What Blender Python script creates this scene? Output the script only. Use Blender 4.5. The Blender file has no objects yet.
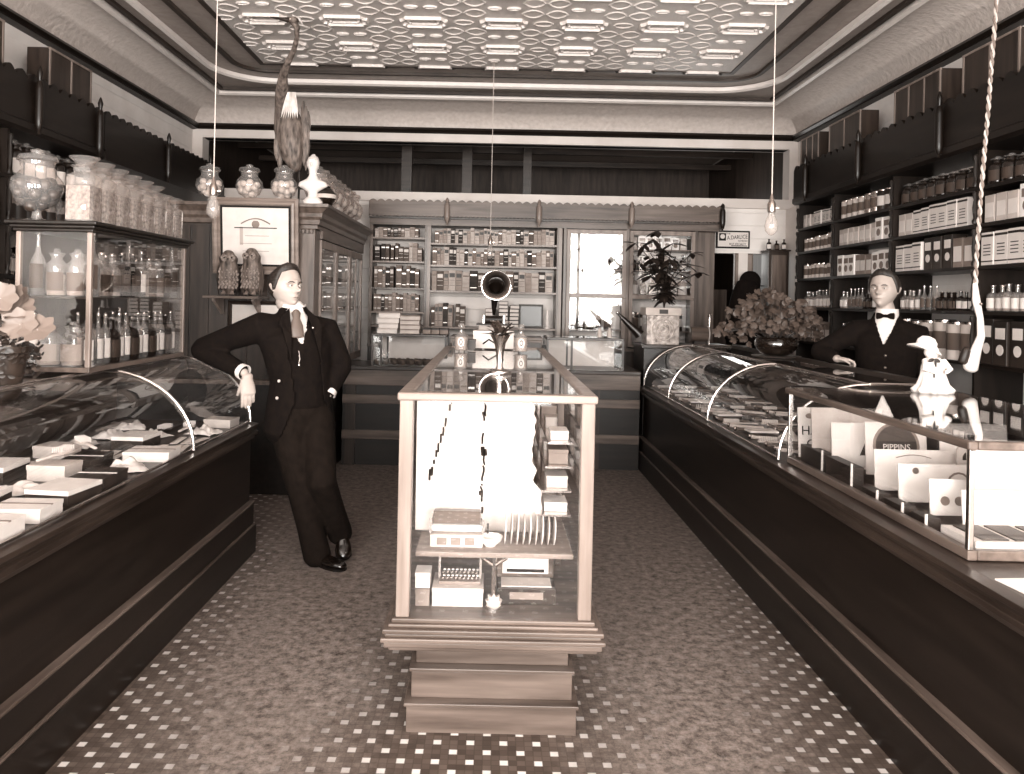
import bpy, bmesh, math, random
from mathutils import Vector, Matrix, noise
PI = math.pi
rnd = random.Random(7)
SC = bpy.context.scene
COL = SC.collection

# ------------------------------------------------------------------ camera, light, exposure
F_PX, CX, CY, CAM_H, ROLL = 780.0, 492.0, 301.0, 1.5, 0.021
cam_data = bpy.data.cameras.new('camera')
cam = bpy.data.objects.new('camera', cam_data)
COL.objects.link(cam)
cam.matrix_world = Matrix.Translation((0, 0, CAM_H)) @ Matrix.Rotation(PI/2, 4, 'X') @ Matrix.Rotation(ROLL, 4, 'Z')
cam_data.sensor_width = 36
cam_data.lens = 36 * F_PX / 1024
cam_data.shift_x = (512 - CX) / 1024
cam_data.shift_y = -(387 - CY) / 1024
cam_data.clip_start = 0.05
SC.camera = cam
SC.view_settings.view_transform = 'Standard'
SC.view_settings.look = 'None'
SC.view_settings.gamma = 1
SC.view_settings.use_curve_mapping = False
SC.view_settings.exposure = 0.75
world = bpy.data.worlds.new('world')
SC.world = world
world.use_nodes = True
world.node_tree.nodes['Background'].inputs[0].default_value = (1, .97, .92, 1)
world.node_tree.nodes['Background'].inputs[1].default_value = 0.6
SC.cycles.use_denoising = True
SC.cycles.max_bounces = 7
SC.cycles.diffuse_bounces = 4
SC.cycles.glossy_bounces = 4
SC.cycles.transmission_bounces = 2
SC.cycles.transparent_max_bounces = 40
SC.cycles.caustics_reflective = False
SC.cycles.caustics_refractive = False
SC.cycles.sample_clamp_indirect = 6

def area(name, loc, size, power, rot):
    l = bpy.data.lights.new(name, 'AREA')
    l.shape = 'RECTANGLE'; l.size, l.size_y = size
    l.energy = power; l.color = (1, .972, .93)
    o = bpy.data.objects.new(name, l); COL.objects.link(o)
    o.location = loc; o.rotation_euler = rot
    return o
# daylight entering by the shop-front windows behind the photographer; a weak area light in the back room, no window behind it
area('daylight_left_window', (-1.95, -1.75, 1.95), (2.3, 2.4), 330, (math.radians(101), 0, 0))
area('daylight_right_window', (1.95, -1.75, 1.95), (2.3, 2.4), 330, (math.radians(101), 0, 0))
area('daylight_door', (0, -1.75, 1.75), (1.1, 3.0), 150, (math.radians(96), 0, 0))
area('area_back_room', (2.6, 10.6, 2.2), (1.6, 1.2), 14, (math.radians(-90), 0, 0))

# ------------------------------------------------------------------ pixel to place (used for measuring off the photograph)
def ray(px, py):
    u, v = px - CX, py - CY
    return (u + v * ROLL) / F_PX, -(v - u * ROLL) / F_PX
def at(px, py, y):
    a, b = ray(px, py); return Vector((a * y, y, CAM_H + b * y))
def at_h(px, py, h):
    a, b = ray(px, py); y = (h - CAM_H) / b; return Vector((a * y, y, h))
def at_x(px, py, x):
    a, b = ray(px, py); y = x / a; return Vector((x, y, CAM_H + b * y))

# ------------------------------------------------------------------ materials
def tone(v):
    v = max(0., min(1., v)); k = v * (1 - v)
    c = (v, v - .17 * k - .012, v - .26 * k - .02)
    return tuple(max(0.002, (x / 12.92 if x < .04045 else ((x + .055) / 1.055) ** 2.4)) for x in c) + (1,)
MATS = {}
def mat(name, v, rough=.5, spec=.5, metal=0, var=.0, scale=8, kind=None, v2=None, bump=0, coat=0, stretch=(1, 1, 1)):
    if name in MATS: return MATS[name]
    m = bpy.data.materials.new(name); m.use_nodes = True
    nt = m.node_tree; N, L = nt.nodes, nt.links
    b = N['Principled BSDF']
    b.inputs['Roughness'].default_value = rough
    b.inputs['Specular IOR Level'].default_value = spec
    b.inputs['Metallic'].default_value = metal
    b.inputs['Coat Weight'].default_value = coat
    b.inputs['Coat Roughness'].default_value = .12
    b.inputs['Base Color'].default_value = tone(v)
    if var or kind or bump:
        tc = N.new('ShaderNodeTexCoord'); mp = N.new('ShaderNodeMapping')
        mp.inputs['Scale'].default_value = stretch
        L.new(tc.outputs['Object'], mp.inputs[0])
        nz = N.new('ShaderNodeTexNoise'); nz.inputs['Scale'].default_value = scale
        nz.inputs['Detail'].default_value = 6
        L.new(mp.outputs[0], nz.inputs[0])
        rp = N.new('ShaderNodeValToRGB')
        rp.color_ramp.elements[0].position = .3; rp.color_ramp.elements[1].position = .7
        lo, hi = (v - var, v + var) if v2 is None else (v, v2)
        rp.color_ramp.elements[0].color = tone(lo); rp.color_ramp.elements[1].color = tone(hi)
        L.new(nz.outputs[0], rp.inputs[0]); L.new(rp.outputs[0], b.inputs['Base Color'])
        if bump:
            bp = N.new('ShaderNodeBump'); bp.inputs['Strength'].default_value = bump
            bp.inputs['Distance'].default_value = .01
            L.new(nz.outputs[0], bp.inputs['Height']); L.new(bp.outputs[0], b.inputs['Normal'])
    MATS[name] = m
    return m
def glass(name, tint=1.0, ior=1.5, rough=0.0, body=0.0, bodyv=.8):
    if name in MATS: return MATS[name]
    m = bpy.data.materials.new(name); m.use_nodes = True
    nt = m.node_tree; N, L = nt.nodes, nt.links; N.remove(N['Principled BSDF'])
    out = N['Material Output']
    t = N.new('ShaderNodeBsdfTransparent'); c = tone(tint); t.inputs[0].default_value = c if tint < 1 else (1, 1, 1, 1)
    g = N.new('ShaderNodeBsdfGlossy'); g.inputs['Roughness'].default_value = rough
    g.inputs[0].default_value = (1, 1, 1, 1)
    f = N.new('ShaderNodeFresnel')
    ge = N.new('ShaderNodeNewGeometry'); mr = N.new('ShaderNodeMapRange')
    mr.inputs['To Min'].default_value = ior; mr.inputs['To Max'].default_value = 1 / ior
    L.new(ge.outputs['Backfacing'], mr.inputs['Value']); L.new(mr.outputs[0], f.inputs[0])
    mx = N.new('ShaderNodeMixShader'); L.new(f.outputs[0], mx.inputs[0])
    src = t
    if body:
        d = N.new('ShaderNodeBsdfDiffuse'); d.inputs[0].default_value = tone(bodyv)
        m2 = N.new('ShaderNodeMixShader'); m2.inputs[0].default_value = body
        L.new(t.outputs[0], m2.inputs[1]); L.new(d.outputs[0], m2.inputs[2]); src = m2
    L.new(src.outputs[0], mx.inputs[1]); L.new(g.outputs[0], mx.inputs[2])
    L.new(mx.outputs[0], out.inputs[0])
    MATS[name] = m
    return m
def wood(name, v, var=.06, rough=.3, axis=0, coat=.1):
    st = [14, 14, 14]; st[axis] = 1.2
    return mat(name, v, rough, .28, 0, var, 1.6, stretch=tuple(st), bump=.05, coat=coat)

W_BLACK = [wood('black_varnished_wood_%s' % 'xyz'[i], .09, .03, .4, i, .08) for i in range(3)]
W_DARK = [wood('dark_oak_%s' % 'xyz'[i], .17, .06, .35, i) for i in range(3)]
W_MID = [wood('brown_oak_%s' % 'xyz'[i], .33, .09, .38, i) for i in range(3)]
W_LIGHT = [wood('light_oak_%s' % 'xyz'[i], .48, .07, .4, i) for i in range(3)]
WHITE = mat('white_paint', .8, .6, .3, var=.03, scale=3)
PAPER = mat('white_paper', .82, .7, .2, var=.02, scale=12)
CARD = mat('cream_card', .72, .7, .2, var=.04, scale=9)
GREYCARD = mat('grey_card', .48, .6, .3, var=.05, scale=9)
DARKCARD = mat('dark_card', .15, .5, .4, var=.05, scale=9)
INK = mat('black_ink', .07, .6, .2)
GLASS = glass('clear_glass')
JAR = glass('jar_glass', .93, 1.55, 0.03, .10, .95)
BROWNG = glass('dark_bottle_glass', .45, 1.55, .03, .35, .2)
NICKEL = mat('nickel', .85, .22, .5, 1)
BRASS = mat('dull_brass', .62, .3, .5, .9)
CLOTH_BLACK = mat('black_wool', .065, .9, .1, var=.015, scale=30, bump=.3)
CLOTH_TROUSER = mat('charcoal_wool', .085, .9, .1, var=.02, scale=25, bump=.3)
SHIRT = mat('white_linen', .82, .8, .2, var=.02, scale=20)
SKIN = mat('skin', .64, .5, .35, var=.03, scale=14)
HAIR = mat('dark_hair', .13, .55, .5, var=.05, scale=40, stretch=(1, 1, 3), bump=.5)
LEATHER = mat('black_leather', .07, .18, .6, coat=.6)
PLASTER = mat('white_plaster', .84, .6, .3, var=.02)

# ------------------------------------------------------------------ mesh builder
class B:
    def __init__(s): s.v = []; s.f = []; s.m = []; s.mi = 0
    def add(s, vs, fs):
        o = len(s.v); s.v += [tuple(p) for p in vs]
        for f in fs: s.f.append([i + o for i in f]); s.m.append(s.mi)
        return s
    def box(s, x0, x1, y0, y1, z0, z1):
        vs = [(x, y, z) for z in (z0, z1) for y in (y0, y1) for x in (x0, x1)]
        return s.add(vs, [(0, 2, 3, 1), (4, 5, 7, 6), (0, 1, 5, 4), (2, 6, 7, 3), (0, 4, 6, 2), (1, 3, 7, 5)])
    def cbox(s, c, d, rz=0, rx=0):
        R = Matrix.Rotation(rz, 3, 'Z') @ Matrix.Rotation(rx, 3, 'X'); c = Vector(c)
        vs = [c + R @ Vector((x * d[0] / 2, y * d[1] / 2, z * d[2] / 2)) for z in (-1, 1) for y in (-1, 1) for x in (-1, 1)]
        return s.add(vs, [(0, 2, 3, 1), (4, 5, 7, 6), (0, 1, 5, 4), (2, 6, 7, 3), (0, 4, 6, 2), (1, 3, 7, 5)])
    def rings(s, R, cap0=True, cap1=True, close=True):
        n = len(R[0]); vs = [p for r in R for p in r]; fs = []
        m = n if close else n - 1
        for i in range(len(R) - 1):
            for j in range(m):
                k = (j + 1) % n
                fs.append((i * n + j, i * n + k, (i + 1) * n + k, (i + 1) * n + j))
        if cap0: fs.append(tuple(range(n - 1, -1, -1)))
        if cap1: fs.append(tuple(range((len(R) - 1) * n, len(R) * n)))
        return s.add(vs, fs)
    def lathe(s, prof, c=(0, 0, 0), n=16, sq=0, sx=1, sy=1):
        c = Vector(c); R = []
        for r, z in prof:
            ring = []
            for j in range(n):
                a = 2 * PI * (j + .5) / n; x, y = math.cos(a), math.sin(a)
                if sq:
                    k = 1 / max(abs(x), abs(y)); k = 1 + (k - 1) * sq; x *= k; y *= k
                ring.append(c + Vector((x * r * sx, y * r * sy, z)))
            R.append(ring)
        return s.rings(R)
    def tube(s, P, r, n=8, cap=True):
        P = [Vector(p) for p in P]; R = []
        rs = r if isinstance(r, (list, tuple)) else [r] * len(P)
        side = None
        for i, p in enumerate(P):
            t = (P[min(i + 1, len(P) - 1)] - P[max(i - 1, 0)])
            t = t.normalized() if t.length > 1e-9 else Vector((0, 0, 1))
            if side is None: side = t.orthogonal().normalized()
            side = (side - t * side.dot(t)); side = side.normalized() if side.length > 1e-6 else t.orthogonal().normalized()
            up = t.cross(side)
            R.append([p + (side * math.cos(2 * PI * j / n) + up * math.sin(2 * PI * j / n)) * rs[i] for j in range(n)])
        return s.rings(R, cap, cap)
    def loft(s, S, side, n=16):
        """S: (point, half width, half depth); side: direction of the width"""
        P = [Vector(q[0]) for q in S]; side0 = Vector(side); R = []
        for i, (p, a, b) in enumerate(S):
            p = Vector(p); t = (P[min(i + 1, len(P) - 1)] - P[max(i - 1, 0)]).normalized()
            sd = side0 - t * side0.dot(t); sd = sd.normalized() if sd.length > 1e-5 else t.orthogonal().normalized()
            up = t.cross(sd)
            R.append([p + sd * math.cos(2 * PI * j / n) * a + up * math.sin(2 * PI * j / n) * b for j in range(n)])
        # rounded ends
        def end(ring, p, t, a):
            return [[p + (q - p) * .75 + t * a * .45 for q in ring], [p + (q - p) * .35 + t * a * .7 for q in ring]]
        t0 = (P[0] - P[1]).normalized(); t1 = (P[-1] - P[-2]).normalized()
        e0 = end(R[0], P[0], t0, min(S[0][1], S[0][2])); e1 = end(R[-1], P[-1], t1, min(S[-1][1], S[-1][2]))
        return s.rings([e0[1], e0[0]] + R + e1)
    def ball(s, c, r, n=12, m=8, sc=(1, 1, 1), rot=None):
        c = Vector(c); R = []
        for i in range(1, m):
            a = PI * i / m - PI / 2
            ring = [Vector((math.cos(a) * math.cos(2 * PI * j / n) * sc[0], math.cos(a) * math.sin(2 * PI * j / n) * sc[1], math.sin(a) * sc[2])) * r for j in range(n)]
            if rot: ring = [rot @ q for q in ring]
            R.append([c + q for q in ring])
        return s.rings(R)
    def prism(s, poly, axis, a0, a1):
        """poly of 2-d points in the plane across `axis` ('x': (y,z), 'y': (x,z), 'z': (x,y))"""
        def mk(p, a):
            return {'x': (a, p[0], p[1]), 'y': (p[0], a, p[1]), 'z': (p[0], p[1], a)}[axis]
        n = len(poly)
        vs = [mk(p, a0) for p in poly] + [mk(p, a1) for p in poly]
        fs = [tuple(range(n)), tuple(range(2 * n - 1, n - 1, -1))] + [(i, i + n, (i + 1) % n + n, (i + 1) % n) for i in range(n)]
        return s.add(vs, fs)
    def leaf(s, p, d, up, L, W, curl=.25, n=4, thick=0):
        """a pointed leaf from p in direction d"""
        p = Vector(p); d = Vector(d).normalized(); w = d.cross(Vector(up)).normalized(); u = w.cross(d)
        vs = []; fs = []
        for i in range(n + 1):
            t = i / n; wd = W * math.sin(PI * min(1, t * .92 + .08)) ** .8 * .5
            c = p + d * L * t - u * curl * L * t * t
            vs += [c - w * wd - u * wd * .25, c, c + w * wd - u * wd * .25]
        for i in range(n):
            a = i * 3
            fs += [(a, a + 1, a + 4, a + 3), (a + 1, a + 2, a + 5, a + 4)]
        return s.add(vs, fs)
    def mesh(s, name, mats):
        me = bpy.data.meshes.new(name); me.from_pydata(s.v, [], s.f)
        for m in (mats if isinstance(mats, (list, tuple)) else [mats]): me.materials.append(m)
        if any(s.m): me.polygons.foreach_set('material_index', s.m)
        bm = bmesh.new(); bm.from_mesh(me); bmesh.ops.recalc_face_normals(bm, faces=bm.faces); bm.to_mesh(me); bm.free()
        me.update(); return me
    def build(s, name, mats, parent=None, smooth=False, bevel=0, origin=None):
        if origin is not None:
            s.v = [tuple(Vector(v) - Vector(origin)) for v in s.v]
        me = s.mesh(name, mats)
        if smooth:
            me.polygons.foreach_set('use_smooth', [True] * len(me.polygons))
            if smooth != 2: me.set_sharp_from_angle(angle=math.radians(42))
        o = bpy.data.objects.new(name, me); COL.objects.link(o)
        if parent: o.parent = parent
        if origin is not None: o.location = origin
        if bevel:
            b = o.modifiers.new('bevel', 'BEVEL'); b.width = bevel; b.segments = 2; b.limit_method = 'ANGLE'
        return o

LABELS = {}
def tag(o, label, cat, group=None, kind=None):
    o['label'] = label; o['category'] = cat
    if group: o['group'] = group
    if kind: o['kind'] = kind
    LABELS.setdefault(label, []).append(o.name)
    return o
def thing(name, label, cat, loc=(0, 0, 0), rz=0, group=None):
    o = bpy.data.objects.new(name, None); COL.objects.link(o)
    o.location = loc; o.rotation_euler = (0, 0, rz); o.empty_display_size = .1
    return tag(o, label, cat, group)
def kids(o): return [c for c in bpy.data.objects if c.parent == o]
def clone(proto, label, loc, rz=0, group=None, sc=None, mats=None):
    r = proto['o'].copy(); COL.objects.link(r); r.location = loc; r.rotation_euler = (0, 0, rz)
    if sc: r.scale = sc if isinstance(sc, (tuple, list)) else (sc,) * 3
    tag(r, label, proto['o']['category'], group)
    for ch, gk in proto['k']:
        c = ch.copy(); COL.objects.link(c); c.parent = r
        for g in gk:
            d = g.copy(); COL.objects.link(d); d.parent = c
    return r
def proto(o):
    return {'o': o, 'k': [(c, kids(c)) for c in kids(o)], 'used': False}
def place(pr, label, loc, rz=0, group=None, sc=None):
    """first use moves the built thing itself, later uses copy it and its parts"""
    if not pr['used']:
        pr['used'] = True; r = pr['o']; r.location = loc; r.rotation_euler = (0, 0, rz)
        if sc: r.scale = sc if isinstance(sc, (tuple, list)) else (sc,) * 3
        LABELS.get(r['label'], []).clear()
        return tag(r, label, r['category'], group)
    return clone(pr, label, loc, rz, group, sc)
def struct(o):
    o['kind'] = 'structure'; return o
def bake(o):
    dg = bpy.context.evaluated_depsgraph_get()
    me = bpy.data.meshes.new_from_object(o.evaluated_get(dg))
    o.modifiers.clear(); old = o.data; o.data = me; bpy.data.meshes.remove(old)
    return o
def text_mesh(name, body, size, material, parent, loc, rot, extrude=.001, align='CENTER', xs=1):
    cu = bpy.data.curves.new(name, 'FONT'); cu.body = body; cu.size = size; cu.extrude = extrude
    cu.align_x = align; cu.align_y = 'CENTER'; cu.resolution_u = 3
    t = bpy.data.objects.new('tmp', cu); COL.objects.link(t)
    dg = bpy.context.evaluated_depsgraph_get(); me = bpy.data.meshes.new_from_object(t.evaluated_get(dg))
    bpy.data.objects.remove(t)
    me.materials.clear(); me.materials.append(material); me.name = name
    o = bpy.data.objects.new(name, me); COL.objects.link(o); o.parent = parent
    o.location = loc; o.rotation_euler = rot; o.scale = (xs, 1, 1)
    return o
ORD = ['first', 'second', 'third', 'fourth', 'fifth', 'sixth', 'seventh', 'eighth', 'ninth', 'tenth', 'eleventh', 'twelfth',
       'thirteenth', 'fourteenth', 'fifteenth', 'sixteenth', 'seventeenth', 'eighteenth', 'nineteenth', 'twentieth']
def ordn(i):
    if i < 20: return ORD[i]
    return ['twenty', 'thirty', 'forty', 'fifty'][(i + 1) // 10 - 2] + '-' + ORD[(i + 1) % 10 - 1] if (i + 1) % 10 else ['', '', 'twentieth', 'thirtieth', 'fortieth', 'fiftieth'][(i + 1) // 10]

# ------------------------------------------------------------------ the room
WX, WB, CEIL = 3.3, 8.55, 3.62
def floor_material():
    m = bpy.data.materials.new('mosaic_tile_floor'); m.use_nodes = True
    nt = m.node_tree; N, L = nt.nodes, nt.links; b = N['Principled BSDF']
    tc = N.new('ShaderNodeTexCoord'); sp = N.new('ShaderNodeSeparateXYZ'); L.new(tc.outputs['Object'], sp.inputs[0])
    def M(op, a, b2=None, c=None):
        n = N.new('ShaderNodeMath'); n.operation = op
        for i, x in enumerate((a, b2, c)):
            if x is None: continue
            if isinstance(x, (int, float)): n.inputs[i].default_value = x
            else: L.new(x, n.inputs[i])
        return n.outputs[0]
    T = .028
    X = M('DIVIDE', M('ADD', sp.outputs[0], 28), T); Y = M('DIVIDE', M('ADD', sp.outputs[1], 28), T)
    ix, iy = M('FLOOR', X), M('FLOOR', Y)
    mx, my = M('MODULO', ix, 4), M('MODULO', iy, 4)
    eq = lambda a, v: M('COMPARE', a, v, .4)
    w = M('MAXIMUM', M('MULTIPLY', eq(mx, 0), eq(my, 0)), M('MULTIPLY', eq(mx, 2), eq(my, 2)))
    fx, fy = M('FRACT', X), M('FRACT', Y)
    g = lambda f: M('MULTIPLY', M('GREATER_THAN', f, .07), M('LESS_THAN', f, .93))
    tile = M('MULTIPLY', g(fx), g(fy))
    wear = N.new('ShaderNodeTexNoise'); wear.inputs['Scale'].default_value = 1.5; wear.inputs['Detail'].default_value = 8
    wear.inputs['Roughness'].default_value = .7
    L.new(tc.outputs['Object'], wear.inputs[0])
    # the walked middle of each aisle is scuffed, the edges keep their pattern
    ax = M('ABSOLUTE', M('SUBTRACT', M('ABSOLUTE', sp.outputs[0]), .78))
    edge = M('SUBTRACT', M('MULTIPLY', ax, 2.2), .55)
    near = M('MULTIPLY', M('SUBTRACT', 3.4, sp.outputs[1]), .35)
    keep = M('ADD', M('ADD', edge, near), M('MULTIPLY', M('SUBTRACT', wear.outputs[0], .5), 1.6))
    kc = N.new('ShaderNodeClamp'); L.new(keep, kc.inputs[0]); kc.inputs[1].default_value = .0
    fine = N.new('ShaderNodeTexNoise'); fine.inputs['Scale'].default_value = 22; fine.inputs['Detail'].default_value = 8
    fine.inputs['Roughness'].default_value = .8; L.new(tc.outputs['Object'], fine.inputs[0])
    r1 = N.new('ShaderNodeValToRGB'); r1.color_ramp.elements[0].position = .34; r1.color_ramp.elements[1].position = .68
    r1.color_ramp.elements[0].color = tone(.2); r1.color_ramp.elements[1].color = tone(.6); L.new(fine.outputs[0], r1.inputs[0])
    tn = N.new('ShaderNodeTexWhiteNoise'); tn.noise_dimensions = '2D'; cb = N.new('ShaderNodeCombineXYZ')
    L.new(ix, cb.inputs[0]); L.new(iy, cb.inputs[1]); L.new(cb.outputs[0], tn.inputs[0])
    r2 = N.new('ShaderNodeValToRGB'); r2.color_ramp.elements[0].color = tone(.24); r2.color_ramp.elements[1].color = tone(.36)
    L.new(tn.outputs[0], r2.inputs[0])
    a = N.new('ShaderNodeMixRGB'); L.new(kc.outputs[0], a.inputs[0]); L.new(r1.outputs[0], a.inputs[1]); L.new(r2.outputs[0], a.inputs[2])
    wk = M('MULTIPLY', w, M('ADD', M('MULTIPLY', kc.outputs[0], .75), .04))
    c = N.new('ShaderNodeMixRGB'); L.new(wk, c.inputs[0]); L.new(a.outputs[0], c.inputs[1]); c.inputs[2].default_value = tone(.9)
    d = N.new('ShaderNodeMixRGB'); L.new(M('MULTIPLY', M('SUBTRACT', 1, tile), M('MULTIPLY', kc.outputs[0], .5)), d.inputs[0])
    L.new(c.outputs[0], d.inputs[1]); d.inputs[2].default_value = tone(.2)
    L.new(d.outputs[0], b.inputs['Base Color']); b.inputs['Roughness'].default_value = .55
    b.inputs['Specular IOR Level'].default_value = .3
    return m
struct(B().box(-WX - .2, WX + .2, -2, 12, -.1, 0).build('floor', floor_material()))

def board_material(name, v, step, axis='Z'):
    m = mat(name, v, .6, .3, var=.03, scale=4)
    nt = m.node_tree; N, L = nt.nodes, nt.links; b = N['Principled BSDF']
    tc = N.new('ShaderNodeTexCoord'); sp = N.new('ShaderNodeSeparateXYZ'); L.new(tc.outputs['Object'], sp.inputs[0])
    d = N.new('ShaderNodeMath'); d.operation = 'DIVIDE'; L.new(sp.outputs[axis], d.inputs[0]); d.inputs[1].default_value = step
    f = N.new('ShaderNodeMath'); f.operation = 'FRACT'; L.new(d.outputs[0], f.inputs[0])
    g = N.new('ShaderNodeMath'); g.operation = 'GREATER_THAN'; L.new(f.outputs[0], g.inputs[0]); g.inputs[1].default_value = .05
    bp = N.new('ShaderNodeBump'); bp.inputs['Strength'].default_value = 1; bp.inputs['Distance'].default_value = .004
    L.new(g.outputs[0], bp.inputs['Height']); L.new(bp.outputs[0], b.inputs['Normal'])
    return m
BOARDS = board_material('white_boards', .86, .14)
struct(B().box(-WX - .15, -WX, -2, 12, 0, 3.7).build('wall_left', BOARDS))
struct(B().box(WX, WX + .15, -2, 12, 0, 3.7).build('wall_right', BOARDS))
# back wall: boarded below the white rail, an open transom above it, a doorway to the right
BROWNWALL = mat('brown_stained_boards', .2, .6, .3, var=.05, scale=3, stretch=(8, 8, 1))
bw = B()
bw.box(-WX, 2.36, WB, WB + .12, 0, 2.57)
bw.box(2.36, WX, WB, WB + .12, 2.08, 2.57)
bw.box(2.68, 2.8, WB, WB + .12, 0, 2.08)
bw.box(-WX, WX, WB, WB + .12, 3.22, 3.7)
struct(bw.build('wall_back', BOARDS))
struct(B().box(-WX, WX, 11.9, 12, 0, 3.7).build('wall_storeroom', BROWNWALL))
struct(B().box(-WX + .001, -WX + .03, WB + .15, 11.89, 0, 3.6).build('wall_storeroom_left', BROWNWALL))
struct(B().box(WX - .03, WX - .001, WB + .15, 11.89, 0, 3.6).build('wall_storeroom_right', BROWNWALL))
t = B(); t.box(-WX, WX, WB - .05, WB + .14, 2.57, 2.67); t.box(-WX, WX, WB - .05, WB + .14, 3.22, 3.31)
t.box(-WX, -WX + .11, WB - .05, WB + .14, 2.67, 3.22); t.box(WX - .09, WX, WB - .05, WB + .14, 2.67, 3.22)
struct(t.build('trim_1', WHITE))
t = B(); t.box(2.68, 2.78, WB - .04, WB - .001, 0, 2.08); t.box(3.2, 3.299, WB - .3, WB - .001, 0, 2.57)
struct(t.build('trim_2', WHITE))
# back room seen through the transom and the door: rafters, posts
t = B()
for i in range(2): t.box(-3.3, 3.3, 9.9 + i * .9, 9.98 + i * .9, 3.38, 3.45)
t.box(-1.1, -.98, 9.2, 9.3, 2.6, 3.4); t.box(-.4, -.28, 9.6, 9.7, 2.4, 3.4)
t.cbox((.4, 9.6, 3.0), (.1, .08, 1.3), 0); 
t.box(-3.3, 3.3, 10.4, 10.5, 2.72, 2.8)
struct(t.build('trim_3', W_DARK[0]))
# front wall with the shop windows, behind the photographer
t = B(); t.box(-WX, WX, -1.55, -1.4, 0, .6); t.box(-WX, WX, -1.55, -1.4, 3.25, 3.7)
for a, c in ((-3.3, -3.1), (-.85, -.6), (.6, .85), (3.1, 3.3)): t.box(a, c, -1.55, -1.4, .6, 3.25)
t.box(-.6, .6, -1.55, -1.4, 2.3, 2.4); t.box(-1.99, -1.93, -1.5, -1.45, .6, 3.25); t.box(1.93, 1.99, -1.5, -1.45, .6, 3.25)
struct(t.build('wall_front', W_DARK[2]))

# ceiling of pressed tin
TIN = mat('pressed_tin', .8, .42, .5, var=.035, scale=2.5, bump=.25)
TIN2 = mat('pressed_tin_cove', .72, .5, .4, var=.03, scale=26, bump=.8)
TIN3 = mat('tin_band', .62, .45, .5, var=.03, scale=18, bump=.5)
DARKLINE = mat('dark_tin_moulding', .2, .5, .4, var=.03)
LIGHTLINE = mat('light_tin_moulding', .8, .4, .5, var=.02)
def tin_material():
    m = TIN; nt = m.node_tree; N, L = nt.nodes, nt.links; b = N['Principled BSDF']
    tc = N.new('ShaderNodeTexCoord')
    v = N.new('ShaderNodeTexVoronoi'); v.inputs['Scale'].default_value = 34; v.feature = 'DISTANCE_TO_EDGE'
    mp = N.new('ShaderNodeMapping'); mp.inputs['Scale'].default_value = (1, 1, 1); L.new(tc.outputs['Object'], mp.inputs[0]); L.new(mp.outputs[0], v.inputs[0])
    bp = N.new('ShaderNodeBump'); bp.inputs['Strength'].default_value = .55; bp.inputs['Distance'].default_value = .01
    L.new(v.outputs[0], bp.inputs['Height']); L.new(bp.outputs[0], b.inputs['Normal'])
tin_material()
struct(B().box(-WX, WX, -2, 12, CEIL + .02, CEIL + .12).build('ceiling', TIN3))
PX, PY = 2.14, 7.1
def frame_path(x, y, rad, n=8):
    pts = [(-x, -1.4)]
    if rad:
        for i in range(n + 1):
            a = PI - i / n * PI / 2; pts.append((-x + rad + math.cos(a) * rad, y - rad + math.sin(a) * rad))
        for i in range(n + 1):
            a = PI / 2 - i / n * PI / 2; pts.append((x - rad + math.cos(a) * rad, y - rad + math.sin(a) * rad))
    else: pts += [(-x, y), (x, y)]
    return pts + [(x, -1.4)]
def sweep(path, prof, b):
    """prof: (offset outward, z)"""
    n = len(path); R = []
    for i, p in enumerate(path):
        a = Vector(path[max(i - 1, 0)]); c = Vector(path[min(i + 1, n - 1)]); p = Vector(p)
        d1 = (p - a).normalized() if i else (c - p).normalized(); d2 = (c - p).normalized() if i < n - 1 else d1
        n1 = Vector((-d1.y, d1.x)); n2 = Vector((-d2.y, d2.x)); m = (n1 + n2).normalized(); k = 1 / max(.3, m.dot(n1))
        R.append([(p.x + m.x * k * o, p.y + m.y * k * o, z) for o, z in prof])
    b.rings(R, False, False, False)
pf = [(-.02, CEIL + .015), (-.02, CEIL - .01), (.02, CEIL - .01), (.02, CEIL + .015)]
t = B(); sweep(frame_path(PX, PY, 0), pf, t); sweep(frame_path(2.40, 7.36, .3), pf, t); struct(t.build('trim_4', DARKLINE))
pf = [(-.03, CEIL + .015), (-.025, CEIL - .02), (.0, CEIL - .035), (.025, CEIL - .02), (.03, CEIL + .015)]
t = B(); sweep(frame_path(2.66, 7.66, .55), pf, t); sweep(frame_path(2.9, 8.12, 0), pf, t); struct(t.build('trim_5', LIGHTLINE, smooth=True))
t = B(); sweep(frame_path(2.82, 8.0, 0), [(-.02, CEIL + .015), (-.02, CEIL - .012), (.02, CEIL - .012), (.02, CEIL + .015)], t)
struct(t.build('trim_9', DARKLINE))
# cove with its dark picture moulding
prof = [(.0, CEIL + .01)] + [(.42 * math.sin(a) , CEIL - .26 * (1 - math.cos(a))) for a in [i / 10 * PI / 2 for i in range(1, 11)]]
t = B(); sweep(frame_path(2.88, 8.13, 0), prof, t); struct(t.build('trim_6', TIN2, smooth=True))
t = B(); sweep(frame_path(3.24, 8.49, 0), [(.06, 3.38), (.0, 3.375), (-.015, 3.35), (.01, 3.33), (-.0, 3.31), (.06, 3.3)], t)
struct(t.build('trim_7', W_BLACK[0], smooth=True))
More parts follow.
